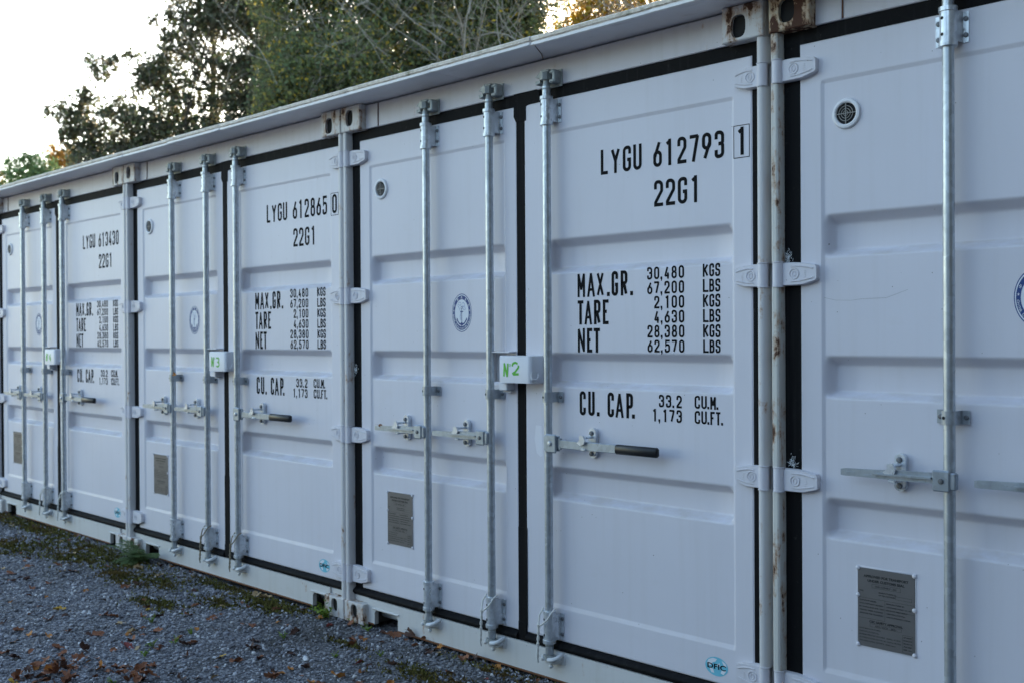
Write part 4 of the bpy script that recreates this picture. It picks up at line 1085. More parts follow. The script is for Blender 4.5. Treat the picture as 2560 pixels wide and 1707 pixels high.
LEAVES = '-4.14,-0.17,t -4.19,-0.06,b -3.48,-0.15,t -3.23,-0.06,b -3.09,-0.22,t -2.96,-0.36,b -2.93,-0.55,b -2.74,-0.58,b -2.44,-0.52,o -2.66,-0.32,t -2.47,-0.71,t -2.35,-0.82,b -2.11,-0.54,b -2.2,-0.74,d -2.03,-0.64,d -2.12,-0.82,d -1.87,-0.89,b -1.72,-0.96,b -1.62,-1.08,o -1.39,-1.01,b -1.24,-0.98,y -1.26,-1.12,b -1.06,-1.09,b -1.09,-1.02,d -1.18,-1.28,d -0.99,-1.28,b -0.77,-1.12,b -0.86,-1.27,o -0.85,-1.25,d -0.77,-1.22,o -0.79,-1.37,o -0.55,-1.27,b -0.56,-1.38,b -0.63,-1.47,b -0.52,-1.46,d -0.43,-1.29,b -0.35,-1.25,b -0.33,-1.32,b -0.26,-1.21,b -0.23,-1.26,o -0.33,-1.43,b -0.28,-1.39,b -0.14,-1.39,b -0.18,-1.48,b -0.19,-1.44,d -0.21,-1.52,b -0.21,-1.57,b -0.18,-1.6,y -0.11,-1.52,b -1.27,-0.72,d -1.09,-0.58,b -0.88,-0.66,y -0.93,-0.87,b -0.87,-0.85,b -0.78,-0.74,b -0.71,-0.69,d -0.66,-0.55,b -0.54,-0.43,b -0.65,-1.08,d -0.63,-1.04,b -0.64,-0.87,d -0.58,-0.84,b -0.53,-0.94,o -0.54,-0.91,t -0.42,-0.96,b -0.34,-1.03,r -0.29,-1.0,t -0.32,-1.09,b -0.23,-0.92,b -0.18,-0.95,b -0.17,-0.82,d 0.01,-0.91,b 0.12,-0.81,y 0.22,-0.79,b 0.23,-0.9,b 0.25,-0.68,b 0.11,-0.62,d 0.01,-0.56,d -0.24,-0.43,b -0.31,-0.45,b -0.57,-0.25,b -0.82,-0.42,b -1.14,-0.27,d -1.38,-0.32,d -1.49,-0.41,d -1.4,-0.18,b -1.48,-0.17,d -1.86,-0.1,d -1.8,-0.06,t -1.99,-0.18,b -2.11,-0.22,b -1.9,-0.23,t -0.95,-0.09,t -0.72,-0.2,b -0.81,-0.06,t -0.7,-0.06,t -0.4,-0.18,r -0.1,-1.24,b -0.08,-1.2,b -0.05,-1.19,b -0.03,-1.17,b 0.09,-1.2,b 0.01,-1.13,b 0.04,-1.09,b 0.18,-1.21,b 0.22,-1.18,b 0.2,-1.09,d 0.29,-1.09,d 0.31,-1.03,d 0.36,-0.98,t 0.52,-0.78,b -0.36,-0.66,o -0.47,-0.81,b -0.26,-1.42,b -0.18,-1.41,b -0.34,-1.35,d -0.4,-1.38,b -0.19,-1.35,b -0.3,-1.25,b 0.01,-1.2,b 0.11,-1.15,b -0.03,-1.26,b -0.24,-0.42,r -0.4,-0.17,r -0.28,-0.08,b -0.11,-0.11,o 0.04,-0.16,r 0.29,-0.19,o 0.32,-0.17,b 0.25,-0.68,b 0.28,-0.55,d 0.11,-0.62,d -0.0,-0.57,d 0.47,-0.68,o 0.63,-0.43,r 0.7,-0.41,d 0.71,-0.6,o 0.52,-0.79,b 0.51,-0.74,o 0.69,-0.72,o 0.74,-0.7,b 0.47,-0.16,d 0.35,-0.06,d 0.35,-0.06,b 0.43,-0.06,b 0.53,-0.06,b 0.64,-0.09,b 0.73,-0.09,d 0.78,-0.09,t 0.75,-0.06,o 0.94,-0.08,b 1.13,-0.06,o 1.2,-0.19,r 1.38,-0.06,b 0.96,-0.52,o 0.98,-0.07,d'
for s_ in LEAVES.split():
    a, b, c = s_.split(','); place_leaf(float(a)+random.uniform(-.01, .01), float(b), c)
heap = 0
for _ in range(50):   # the heap in the corner nearest the camera, leaves overlapping
    x = random.gauss(-.22, .10) if random.random() < .62 else random.gauss(.10, .10); y = random.gauss(-1.43, .09) if x < 0 else random.gauss(-1.22, .06)
    place_leaf(x, y, random.choice('bbbbddo'), random.uniform(.030, .052), gz(x, y)+random.uniform(.004, .028), (random.uniform(-.9, .9), random.uniform(-.9, .9), random.uniform(0, 6.28)))
for _ in range(88):
    x = random.uniform(-5.0, 1.2); y = -random.uniform(.05, .9); place_leaf(x, y, random.choice('bbbdot'), random.uniform(.028, .050))
place_leaf(.335, -.066, 'b', .03, 1.010, (1.2, .2, .5), 'small curled brown leaf caught on the left lever of container number 2')
place_leaf(-2.445+.705, -.052, 'o', .026, 1.207, (1.1, .3, .2), 'small orange leaf caught on a bar clamp of container 3')
place_leaf(.52, -.035, 'd', .05, .035, (1.35, .25, .1), 'dark brown leaf standing upright against the sill of container 2')
place_leaf(.60, -.030, 'b', .034, .025, (1.45, 0, 1.2), 'narrow brown leaf standing on edge against the sill of container 2')

# ------------------------------------------------------------ cords tied to the bar ends
def cord(k, i, dirty=False):
    b = MB(); x = BARX[i]; y = -.074; zt = .318; j = random.Random(k*7+i)
    loop = [(x+.030, -.040, zt-.002), (x+.034, -.066, zt-.012), (x+.020, -.078, zt-.042), (x-.004, -.080, zt-.062), (x-.028, -.074, zt-.076), (x-.036, -.070, zt-.062), (x-.038, -.062, zt-.034), (x-.032, -.044, zt-.006)]
    b.tube(loop, .0036, 7)
    d0, d1 = [], []
    for q in range(17):
        z = zt-.074-q*.0095; a = q*1.25
        d0.append((x-.031+.0035*math.cos(a), -.075+.0035*math.sin(a)-.0006*q, z)); d1.append((x-.031-.0035*math.cos(a), -.075-.0035*math.sin(a)-.0006*q, z))
    b.tube(d0, .0034, 6); b.tube(d1[:-2], .0034, 6); b.ball((x-.032, -.076, zt-.072), .0068, 7, 5)
    o = b.build('cord', MAT['rope_dirty' if dirty else 'rope'], None, 60, (k*P, 0, 0))
    nm = {0: '2', -1: '3', -2: '4'}[k]
    tag(o, f'{"weathered brown" if dirty else "off white"} cord tied round the foot of the {"middle" if i == 1 else "right"} locking bar of container {nm}', 'cord', 'cords tied to locking bars')
cord(0, 1); cord(0, 2); cord(-1, 1, True); cord(-1, 2, True); cord(-2, 1); cord(-2, 2)

# ------------------------------------------------------------ plants on the ground
def leafy(name, cols, trans=.35):
    t = NT(name); g = t.n('ShaderNodeNewGeometry').outputs['Random Per Island']
    n = len(cols); c = t.ramp(g, [(i/max(1, n-1), c) for i, c in enumerate(cols)])
    tr = t.n('ShaderNodeBsdfTranslucent'); mx = t.n('ShaderNodeMixShader'); mx.inputs[0].default_value = trans
    t.l(c, tr.inputs[0]); t.set(c, .6, 0, .25); out = t.t.nodes['Material Output']
    t.l(t.b.outputs[0], mx.inputs[1]); t.l(tr.outputs[0], mx.inputs[2]); t.l(mx.outputs[0], out.inputs[0]); return t.m
MAT['fern'] = leafy('dark_feathery_green', [(.11, .17, .065), (.15, .22, .085), (.20, .27, .12)])
MAT['weed'] = leafy('fresh_weed_green', [(.12, .21, .025), (.18, .27, .035), (.24, .33, .05)])
def frond(mb, p, d, length, width, droop, r):
    p = Vector(p); d = Vector(d).normalized(); seg = 14; side = d.cross(Vector((0, 0, 1))).normalized()
    pts = [p.copy()]; q = p.copy(); dd = d.copy()
    for s in range(seg):
        dd = (dd+Vector((0, 0, -droop/seg))).normalized(); q = q+dd*length/seg; pts.append(q.copy())
    mb.tube(pts, .0018, 4)
    for s in range(1, seg+1):
        f = s/seg; w = width*math.sin(math.pi*min(1, .12+f*.88))**.7
        for sg in (-1, 1):
            a = pts[s]; e = (side*sg+dd*.55+Vector((0, 0, r.uniform(-.25, .1)))).normalized()
            for m in range(4):
                c0 = a+e*w*(m/4)
                t1 = c0+(e+dd*.9)*w*.36; t2 = c0+(e-dd*.7)*w*.32
                mb.add([c0-dd*w*.06, c0+e*w*.36, t1], [(0, 1, 2)]); mb.add([c0+dd*w*.06, c0+e*w*.36, t2], [(0, 2, 1)])
def fern():
    root = thing('fern', 'dark green feathery plant before the corner castings between containers 3 and 4', 'plant', (-2.17, -.09, gz(-2.17, -.09)))
    r = random.Random(3)
    for k in range(30):
        a = math.pi*(1.02+0.96*k/29)+r.uniform(-.2, .2); dz = r.choice([.15, .35, .6, .9, 1.2])*r.uniform(.8, 1.2); L = r.uniform(.15, .26)*(1.2 if math.cos(a) > 0 else .95)
        m = MB(); frond(m, (r.uniform(-.05, .12), r.uniform(-.03, .02), 0), (math.cos(a), .55*math.sin(a), dz), L, .050, 1.1, r); m.build('frond', MAT['fern'], root, 0)
fern()
def weed(x, y, h, label, lean=0, n=9, mat='weed', z=None):
    r = random.Random(int(x*1000)); root = thing('weed', label, 'plant', (x, y, gz(x, y) if z is None else z), 'small weeds in the gravel')
    m = MB(); l = MB()
    for k in range(n):
        a = r.uniform(0, 6.28); d = Vector((math.cos(a)*.5+lean, math.sin(a)*.45-.15, r.uniform(.5, 1.2))).normalized(); L = h*r.uniform(.5, 1.1)
        pts = [Vector((0, 0, 0))+d*L*q/4+Vector((0, 0, -.25*L*(q/4)**2)) for q in range(5)]; m.tube(pts, .0011, 4)
        for q in range(1, 5):
            for sg in (-1, 1):
                s = h*r.uniform(.14, .24); e = Vector((r.uniform(-1, 1), r.uniform(-1, .3), r.uniform(-.3, .7))).normalized(); f = e.cross(d).normalized()
                p = pts[q]; l.add([p, p+e*s*.5+f*s*.3, p+e*s, p+e*s*.5-f*s*.3], [(0, 1, 2, 3)])
    m.build('stem', MAT[mat], root, 0); l.build('foliage', MAT[mat], root, 0)
weed(-.105, -.075, .105, 'tall bright green weed growing up over the corner casting between containers 2 and 3', 0, 16)
weed(.25, -.08, .05, 'low green weed beside the corner casting of container 2', .1, 8)
weed(.092, -.052, .045, 'small green sprig growing out of the slot of the lower corner casting of container 2', 0, 5)
for x, y, h, lab in [(.05, -.43, .05, 'green seedling flat on the gravel just left of the long moss patch'), (.47, -.43, .045, 'small green weed on the gravel right of the long moss patch'), (-.65, -.75, .055, 'bright green seedling alone in the middle of the gravel'), (-.26, -.94, .055, 'green weed between leaves on the gravel before the leaf heap'), (-.15, -1.03, .06, 'grassy green weed just behind the leaf heap'), (-.24, -.84, .05, 'feathery green weed beside a dark leaf on open gravel'), (-.32, -.71, .045, 'faint green weed on the gravel, left of the tan leaf'), (.62, -.29, .04, 'tiny weed close to the sill under the left bar of container 2'), (.12, -1.30, .04, 'green seedling at the very front edge of the gravel')]:
    weed(x, y, h, lab, 0, 7)

# ------------------------------------------------------------ trees behind the containers
MAT['bark'] = plain('dark_bark', (.06, .05, .04), .9, var=.4, scale=6)
MAT['palebark'] = plain('lichened_grey_bark', (.27, .25, .215), .9, var=.4, scale=14)
MAT['lf_dark'] = leafy('dark_bronze_green_leaves', [(.07, .08, .055), (.095, .105, .065), (.12, .105, .078), (.09, .13, .065), (.14, .12, .09), (.17, .21, .075)], .34)
MAT['lf_green'] = leafy('mixed_autumn_green_leaves', [(.11, .135, .07), (.14, .18, .08), (.16, .19, .10), (.16, .155, .105), (.12, .14, .07), (.19, .23, .07), (.12, .18, .10), (.62, .44, .05)], .42)
MAT['lf_teal'] = leafy('blue_green_needles', [(.045, .075, .055), (.06, .095, .072), (.07, .10, .062)], .1)
MAT['lf_yellow'] = leafy('golden_autumn_leaves', [(.34, .22, .025), (.48, .32, .03), (.36, .16, .02), (.18, .18, .03), (.58, .40, .04)], .5)
MAT['lf_conifer'] = leafy('far_conifer_green', [(.09, .15, .06), (.13, .20, .08), (.17, .23, .09)], .2)
MAT['lf_orange'] = leafy('far_orange_leaves', [(.30, .16, .03), (.40, .24, .05), (.22, .10, .03)], .4)
def crown_mesh(clumps, per, size, r, mat, parent, aspect=.6, hang=.0):
    P = []
    for x, y, z, rad in clumps:
        n = max(6, int(per*rad*rad)); 
        u = rng.normal(size=(n, 3)); u /= np.linalg.norm(u, axis=1)[:, None]; q = rng.random(n)**.45
        # leaves bunch on twigs inside the clump
        tw = rng.normal(size=(max(3, n//9), 3)); tw /= np.linalg.norm(tw, axis=1)[:, None]; tw *= rng.random(len(tw))[:, None]**.4
        pick = tw[rng.integers(0, len(tw), n)]+rng.normal(0, .16, (n, 3))
        use = rng.random(n) < .75; uu = np.where(use[:, None], pick, u*q[:, None])
        P.append(np.array([x, y, z])+uu*rad*np.array([1, 1, .92]))
    P = np.concatenate(P)-np.array(parent.location)[None]; n = len(P)
    s = size*rng.uniform(.6, 1.35, n); Rm = rotmats(n)
    if hang: Rm[:, 2, 0] = Rm[:, 2, 0]-hang; 
    a, b = Rm[:, :, 0]*s[:, None], Rm[:, :, 1]*s[:, None]*aspect; c = Rm[:, :, 2]*s[:, None]*.18
    V = np.stack([P-a*.5, P-a*.05+b*.5+c, P+a*.5, P-a*.05-b*.5+c], 1); F = np.arange(4*n).reshape(n, 4)
    o = fast_mesh('crown', V.reshape(-1, 3), F, [mat]); o.parent = parent; return o
def limb(mb, p, d, L, rad, depth, r, up=.15, wob=.28, kids=3):
    p = Vector(p); d = Vector(d).normalized(); pts = [p.copy()]; rs = [rad]; n = 6
    for k in range(n):
        d = (d+Vector((r.gauss(0, wob), r.gauss(0, wob), r.gauss(0, wob)+up))*.5).normalized(); p = p+d*L/n; pts.append(p.copy()); rs.append(rad*(1-.75*(k+1)/n))
    mb.tube(pts, rs, 5)
    if depth > 0:
        for k in range(kids):
            i = r.randrange(1, n+1); e = (d+Vector((r.gauss(0, .75), r.gauss(0, .75), r.gauss(0, .6)))).normalized()
            limb(mb, pts[i], e, L*r.uniform(.45, .75), max(.0028, rs[i]*.62), depth-1, r, up, wob, kids)
def grow(L, k): return [(x, y, z, rr*k) for x, y, z, rr in L]
def skirt(L, drops, seed):
    q = random.Random(seed); return L+[(x+q.gauss(0, .25*d), y+q.gauss(0, .25*d), max(.9, z-d*q.uniform(.7, 1.2)), rr*1.15) for d in drops for x, y, z, rr in L[::2]]
def tree(name, label, base, clumps, per, size, mat, trunk_top, trad, bark='bark', cat='tree', group=None, limbs=8, seed=1, aspect=.6, extra=None):
    r = random.Random(seed); root = thing(name, label, cat, base, group); B = Vector(base)
    m = MB(); top = Vector(trunk_top)-B; n = 9; pts = [Vector((top.x*k/n+r.gauss(0, .05)*(0 < k), top.y*k/n+r.gauss(0, .05)*(0 < k), top.z*k/n)) for k in range(n+1)]
    m.tube(pts, [trad*(1-.75*k/n) for k in range(n+1)], 9)
    for k in range(min(limbs, len(clumps))):
        c = Vector(r.choice(clumps)[:3])-B; z = min(top.z*.95, max(.3*top.z, c.z*r.uniform(.55, .9))); a = pts[max(1, min(n-1, int(z/top.z*n)))]
        mid = a.lerp(c, .5)+Vector((r.gauss(0, .15), r.gauss(0, .15), r.gauss(0, .15))); m.tube([a, a.lerp(mid, .5), mid, c.lerp(mid, .4), c], [trad*.32, trad*.26, trad*.18, trad*.11, trad*.05], 6)
    if extra: extra(m, B, r)
    m.build('trunk', MAT[bark], root, 60); crown_mesh(clumps, per, size, r, MAT[mat], root, aspect); return root
T1 = [(-15.8, 4.9, 5.7, 0.2), (-15.6, 5.1, 5.5, 0.26), (-15.5, 5.2, 5.8, 0.26), (-15.4, 5.3, 6.0, 0.2), (-15.6, 5.1, 5.3, 0.23), (-15.4, 5.3, 5.4, 0.29), (-15.3, 5.4, 5.2, 0.26), (-15.3, 5.4, 5.0, 0.17), (-15.1, 5.6, 5.7, 0.26), (-15.0, 5.7, 5.4, 0.32), (-14.9, 5.8, 5.8, 0.23), (-14.8, 5.9, 5.2, 0.35), (-14.6, 6.1, 5.0, 0.26), (-14.7, 6.0, 5.5, 0.32), (-14.5, 6.2, 5.3, 0.29), (-15.3, 5.4, 6.6, 0.17), (-15.2, 5.5, 6.4, 0.17), (-15.1, 5.6, 6.6, 0.14), (-15.0, 5.7, 6.6, 0.14), (-14.8, 5.9, 6.7, 0.14), (-14.7, 6.0, 6.3, 0.17), (-14.6, 6.1, 6.4, 0.23), (-14.5, 6.2, 6.6, 0.23), (-14.4, 6.3, 6.4, 0.26), (-14.5, 6.2, 6.2, 0.26), (-14.7, 6.0, 6.1, 0.17), (-14.3, 6.4, 6.1, 0.26), (-14.1, 6.5, 6.3, 0.26), (-14.4, 6.3, 5.7, 0.29), (-14.1, 6.5, 5.8, 0.23), (-14.3, 6.4, 6.7, 0.26), (-14.5, 6.2, 7.4, 0.12), (-14.3, 6.4, 7.5, 0.14), (-14.3, 6.4, 7.1, 0.17), (-14.2, 6.5, 6.9, 0.23), (-14.1, 6.6, 7.4, 0.29), (-14.0, 6.7, 7.2, 0.32), (-13.9, 6.8, 7.6, 0.32), (-13.8, 6.9, 7.3, 0.32), (-14.0, 6.7, 6.8, 0.23), (-13.7, 7.0, 7.5, 0.32), (-13.5, 7.2, 7.6, 0.35), (-13.6, 7.1, 7.2, 0.29), (-13.4, 7.3, 7.4, 0.32), (-13.3, 7.4, 7.7, 0.29), (-13.2, 7.5, 7.3, 0.29), (-13.1, 7.6, 7.5, 0.32), (-13.0, 7.7, 7.1, 0.35), (-13.1, 7.6, 6.8, 0.29), (-12.9, 7.8, 6.6, 0.26), (-12.8, 7.9, 7.4, 0.35), (-12.7, 8.0, 6.9, 0.29), (-12.8, 7.9, 6.2, 0.23), (-13.1, 7.6, 6.2, 0.2), (-13.2, 7.4, 6.4, 0.17), (-13.5, 7.2, 6.3, 0.26), (-13.7, 7.0, 6.2, 0.17), (-13.9, 6.8, 6.3, 0.14), (-13.4, 7.3, 6.0, 0.23), (-13.8, 6.9, 5.9, 0.2), (-14.0, 6.7, 6.0, 0.23), (-13.6, 7.1, 5.9, 0.2), (-13.2, 7.5, 5.9, 0.2), (-14.1, 6.6, 5.5, 0.23), (-13.9, 6.8, 5.5, 0.2), (-14.2, 6.5, 5.3, 0.17), (-15.6, 5.1, 5.0, 0.2), (-15.7, 5.0, 5.2, 0.17), (-15.4, 5.3, 4.9, 0.23), (-15.2, 5.5, 4.8, 0.23), (-15.0, 5.7, 5.0, 0.29), (-14.8, 5.9, 4.9, 0.26), (-14.6, 6.1, 4.9, 0.26), (-15.5, 5.2, 4.8, 0.23), (-13.8, 6.9, 6.6, 0.26), (-13.5, 7.2, 6.6, 0.23), (-13.3, 7.4, 6.7, 0.26), (-13.4, 7.3, 5.8, 0.23), (-13.7, 7.0, 5.7, 0.2), (-13.0, 7.7, 6.0, 0.29), (-12.8, 7.9, 6.4, 0.29), (-13.2, 7.5, 5.6, 0.23), (-13.5, 7.2, 5.5, 0.2), (-13.7, 6.9, 5.3, 0.2), (-12.9, 7.8, 5.6, 0.23), (-12.6, 8.1, 6.5, 0.32), (-12.7, 8.0, 5.9, 0.26), (-14.1, 6.6, 8.0, 0.35), (-13.8, 6.9, 8.1, 0.43), (-13.5, 7.2, 8.1, 0.46), (-13.1, 7.6, 8.1, 0.43), (-13.6, 7.1, 8.5, 0.43), (-13.3, 7.4, 8.5, 0.38), (-14.3, 6.4, 4.9, 0.43), (-14.9, 5.8, 4.8, 0.38), (-13.7, 7.0, 5.2, 0.29), (-14.5, 6.2, 4.7, 0.43), (-13.9, 6.8, 4.9, 0.43)]
TR = [(-14.08, 7.17, 5.16), (-14.08, 7.17, 5.75), (-14.08, 7.19, 6.34), (-14.06, 7.21, 6.83), (-14.08, 7.19, 7.32), (-14.13, 7.14, 7.91), (-14.18, 7.11, 8.5)]
TH = [(-8.8, 6.2, 6.6, 0.21), (-9.0, 6.0, 6.7, 0.21), (-7.0, 8.1, 5.8, 0.25), (-8.8, 6.2, 5.8, 0.19), (-9.0, 6.1, 6.6, 0.18), (-6.9, 8.1, 5.8, 0.26), (-7.3, 7.8, 6.5, 0.19), (-7.7, 7.3, 5.7, 0.26), (-7.1, 8.0, 6.7, 0.23), (-7.6, 7.4, 6.0, 0.18), (-8.2, 6.9, 6.7, 0.27), (-7.1, 7.9, 6.1, 0.19), (-7.0, 8.0, 6.1, 0.27), (-7.1, 7.9, 6.1, 0.21), (-7.8, 7.2, 6.1, 0.17), (-8.6, 6.4, 5.3, 0.16), (-9.3, 5.7, 5.5, 0.19), (-8.0, 7.0, 6.0, 0.2), (-6.7, 8.3, 6.6, 0.21), (-8.9, 6.1, 5.6, 0.19), (-8.5, 6.5, 5.5, 0.2), (-7.9, 7.1, 5.4, 0.17), (-9.3, 5.8, 6.3, 0.25), (-7.8, 7.3, 6.4, 0.2), (-9.0, 6.1, 5.9, 0.16), (-7.6, 7.5, 5.5, 0.28), (-7.5, 7.6, 5.4, 0.16), (-8.7, 6.4, 5.0, 0.25), (-8.3, 6.7, 5.2, 0.23), (-7.2, 7.8, 6.4, 0.18), (-8.2, 6.8, 6.6, 0.2), (-6.8, 8.2, 6.4, 0.16), (-9.3, 5.7, 6.5, 0.25), (-8.5, 6.6, 6.3, 0.17), (-6.8, 8.2, 6.3, 0.18), (-9.3, 5.8, 6.7, 0.18), (-7.6, 7.4, 6.6, 0.16), (-8.1, 6.9, 6.4, 0.28), (-9.1, 5.9, 5.7, 0.25), (-8.3, 6.7, 5.1, 0.22), (-8.8, 6.2, 6.0, 0.16), (-8.3, 6.7, 6.4, 0.27), (-7.2, 7.8, 6.1, 0.16), (-8.8, 6.3, 6.4, 0.18), (-8.8, 6.2, 5.2, 0.17), (-9.3, 5.7, 4.9, 0.23), (-6.8, 8.3, 6.3, 0.27), (-7.7, 7.3, 5.6, 0.25), (-8.1, 6.9, 6.7, 0.18), (-7.1, 7.9, 5.6, 0.27), (-8.5, 6.5, 5.6, 0.26), (-7.7, 7.3, 5.6, 0.22), (-7.7, 7.4, 5.8, 0.19), (-6.9, 8.1, 5.6, 0.16), (-6.8, 8.2, 5.7, 0.24), (-9.3, 5.7, 4.9, 0.17), (-6.8, 8.2, 6.0, 0.16), (-9.0, 6.0, 5.6, 0.23), (-7.4, 7.6, 5.5, 0.18), (-9.4, 5.6, 4.9, 0.16), (-7.1, 8.0, 6.7, 0.26), (-7.3, 7.7, 5.6, 0.22), (-7.1, 8.0, 6.5, 0.24), (-8.5, 6.5, 5.2, 0.25)]
TE = [(-14.0, 10.9, 7.2, 0.44), (-14.3, 10.7, 6.9, 0.41), (-14.6, 10.3, 6.7, 0.37), (-13.8, 11.1, 7.6, 0.33), (-14.9, 10.1, 7.1, 0.33), (-12.7, 12.3, 7.9, 0.41), (-12.1, 12.8, 8.5, 0.44), (-12.4, 12.6, 8.2, 0.41), (-11.9, 13.0, 8.0, 0.33), (-12.9, 12.0, 8.5, 0.41), (-13.6, 11.4, 8.3, 0.48), (-14.4, 10.6, 7.8, 0.44)]
YE = [(-13.6, 17.0, 9.3, 0.3), (-13.4, 17.2, 9.6, 0.26), (-13.3, 17.3, 9.5, 0.39), (-13.1, 17.5, 9.8, 0.39), (-12.8, 17.8, 9.7, 0.39), (-12.6, 18.1, 9.8, 0.35), (-12.3, 18.3, 9.9, 0.3), (-13.4, 17.2, 10.1, 0.52), (-12.7, 17.9, 10.4, 0.69), (-13.8, 16.8, 9.1, 0.17), (-13.6, 17.0, 9.1, 0.26), (-13.0, 17.6, 9.4, 0.26), (-12.0, 18.6, 10.2, 0.43)]
FG = [(-57.9, 19.5, 11.2, 0.52), (-58.0, 19.3, 10.6, 0.52), (-57.5, 19.8, 10.8, 0.69), (-57.2, 20.2, 11.2, 0.61), (-57.0, 20.3, 10.6, 0.78), (-57.5, 19.9, 11.4, 0.35), (-56.7, 20.7, 11.0, 0.61), (-56.5, 20.8, 10.5, 0.69), (-57.9, 19.5, 10.1, 0.78), (-57.3, 20.1, 10.0, 0.87)]
FO = [(-60.4, 22.6, 12.5, 0.46), (-60.1, 22.9, 12.5, 0.55), (-59.8, 23.2, 12.3, 0.55), (-60.2, 22.8, 12.0, 0.55), (-59.7, 23.3, 11.9, 0.46), (-60.5, 22.6, 12.1, 0.37), (-60.1, 22.9, 11.5, 0.74)]
FL = [(-58.5, 18.9, 10.7, 0.26), (-58.5, 18.8, 10.1, 0.52), (-58.4, 18.9, 10.4, 0.26)]
tree('broadleaf_tree', 'tall dark leaved tree with bronze green foliage rising behind the left of the roof', (-13.9, 6.6, 0), skirt(grow(T1, 1.2), (2.4,), 1), 3300, .085, 'lf_dark', (-13.9, 6.7, 7.0), .05, limbs=14, seed=2)
def birch(mb, B, r):
    for k in range(16):
        i = r.randrange(0, len(TR)); limb(mb, Vector(TR[i])-B, (r.gauss(0, 1), r.gauss(0, 1), r.uniform(.1, 1)), r.uniform(1.0, 2.2), .022, 1, r)
    for a, b in (((-14.2, 6.5, 7.6), (-13.5, 7.2, 6.2)), ((-15.1, 5.6, 8.5), (-14.1, 6.6, 6.7))): mb.tube([a_-b_ for a_, b_ in ((Vector(a), B), (Vector(a).lerp(Vector(b), .5), B), (Vector(b), B))], [.006, .012, .018], 5)
TRC = [(x+dx, y+dy, z+dz, .28) for x, y, z in TR for dx, dy, dz in ((.4, .4, .2), (-.5, -.5, .1))]
tree('birch_tree', 'slender pale trunked tree standing up through the dark leaved crown', (-14.08, 7.2, 0), TRC, 250, .08, 'lf_green', (-14.08, 7.18, 6.0), .075, 'palebark', limbs=4, seed=5, extra=lambda m, B, r: (m.tube([Vector(p)-B for p in TR], [.06, .055, .05, .045, .04, .035, .03], 8), birch(m, B, r)))
def thicket(seed, n, box):
    def f(mb, B, r):
        for k in range(n):
            p = Vector((r.uniform(*box[0]), 0, r.uniform(*box[2]))); p.y = box[1][0]+(box[1][1]-box[1][0])*(p.x-box[0][0])/(box[0][1]-box[0][0])+r.gauss(0, .35)
            limb(mb, p-B, (r.gauss(0, .8), r.gauss(0, .8), r.uniform(-.1, 1.1)), r.uniform(.8, 1.9), r.uniform(.004, .013), 2, r, .08, .30, 3)
    return f
THa = [c for c in TH if c[0] < -7.3]; THb = [c for c in TH if c[0] >= -7.3]
tree('bare_branched_tree', 'left one of the two tangled trees behind the roof, pale branches and green leaves', (-8.6, 6.7, 0), skirt(grow(THa, 2.4), (1.6, 3.2), 2), 4200, .068, 'lf_green', (-8.6, 6.7, 6.0), .10, 'palebark', limbs=18, seed=8, group='tangled trees behind the roof', extra=thicket(8, 70, ((-8.7, -6.6), (5.7, 7.8), (4.6, 6.8))))
tree('bare_branched_tree', 'right one of the two tangled trees behind the roof, pale twigs and brownish leaves', (-6.4, 8.8, 0), skirt(grow(THb, 2.4), (1.6, 3.2), 3), 4200, .068, 'lf_green', (-6.4, 8.8, 6.0), .10, 'palebark', limbs=18, seed=9, group='tangled trees behind the roof', extra=thicket(9, 70, ((-6.9, -4.6), (7.3, 9.6), (4.8, 7.0))))
tree('conifer_tree', 'blue green evergreen filling the gaps behind the tangled branches', (-13.2, 11.7, 0), skirt(grow(TE, 1.9), (2, 4), 4), 2200, .13, 'lf_teal', (-13.2, 11.7, 9.5), .2, limbs=14, seed=11, aspect=.25)
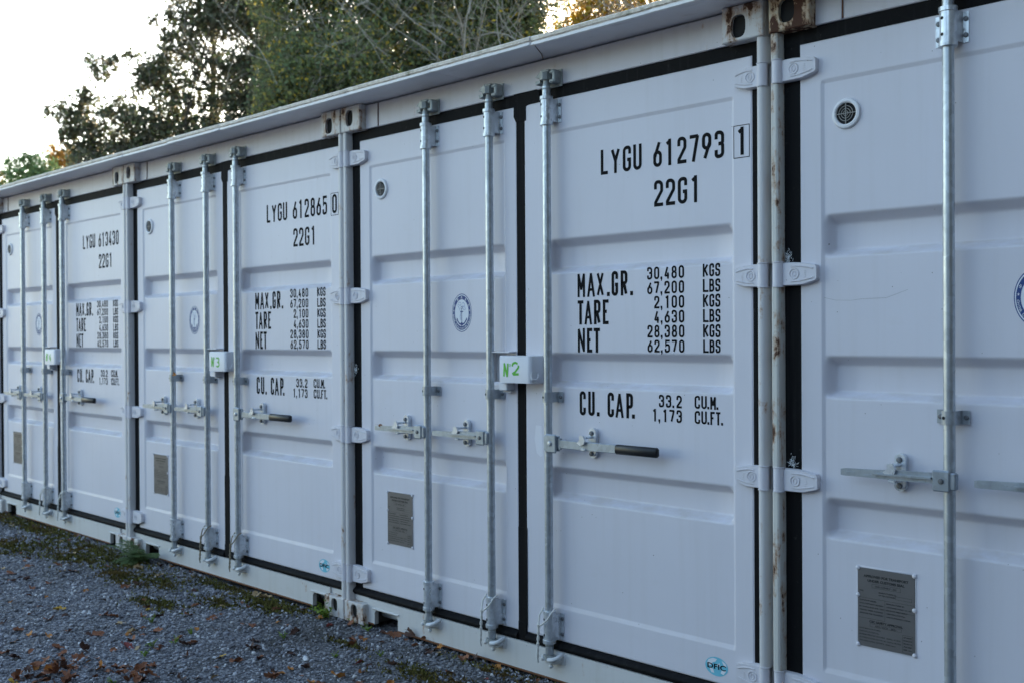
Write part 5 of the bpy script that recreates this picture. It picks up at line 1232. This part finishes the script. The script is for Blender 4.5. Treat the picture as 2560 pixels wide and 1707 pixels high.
tree('autumn_tree', 'golden yellow autumn tree glowing in the sun above the roof line', (-13.0, 17.6, 0), skirt(grow(YE, 1.4), (2, 4, 6), 5), 1500, .11, 'lf_yellow', (-13.0, 17.6, 10.5), .12, limbs=14, seed=12)
tree('conifer_tree', 'far pale green tree at the left edge beyond the end of the roof', (-57.3, 20.1, 0), skirt(grow(FG, 1.3), (2, 4, 6, 8), 6), 420, .2, 'lf_conifer', (-57.3, 20.1, 11), .3, limbs=8, seed=13)
tree('autumn_tree', 'far tree with sunlit orange top beside the pale green one', (-60.1, 22.8, 0), skirt(grow(FO, 1.25), (2, 4, 6, 8), 7), 420, .2, 'lf_orange', (-60.1, 22.8, 12), .3, limbs=6, seed=14)
tree('conifer_tree', 'far tree sliver cut by the left edge of the picture', (-58.4, 18.9, 0), skirt(FL, (2, 4, 6, 8), 8), 300, .2, 'lf_orange', (-58.4, 18.9, 10.2), .25, limbs=3, seed=15)

# ------------------------------------------------------------ unseen foliage added behind and right of the camera to shade doors and steel
def shade_foliage():
    n = 34000; x = rng.uniform(-7, 25, n); top = 6.2+1.6*np.sin(x*.55)+1.1*np.sin(x*1.37+1)+.6*np.sin(x*3.1)
    z = top*rng.random(n)**.8; y = -15.5-.055*np.abs(x-4)-rng.random(n)*2.4-.12*z+.8*np.sin(x*.9+z*.7); y = y+.0*x
    q = rng.random(n) < .38; t = rng.uniform(-16, 3, n)
    x = np.where(q, 9.5+.4*np.sin(t)+rng.random(n)*2.4+.12*z, x); y = np.where(q, t, y); z = np.where(q, z*2.3, z)
    p = np.stack([x, y, z], -1); Rm = rotmats(n); s = rng.uniform(.18, .5, n); a, b = Rm[:, :, 0]*s[:, None], Rm[:, :, 1]*s[:, None]*.7
    V = np.stack([p-a, p+b, p+a, p-b], 1); F = np.arange(4*n).reshape(n, 4)
    MAT['lf_wood'] = leafy('dark_wood_edge_leaves', [(.014, .017, .016), (.022, .026, .024), (.03, .033, .03)], .1)
    o = fast_mesh('wood', V.reshape(-1, 3), F, [MAT['lf_wood']]); tag(o, 'dense wood edge closing the far side of the gravel yard', 'wood', kind='stuff')
shade_foliage()
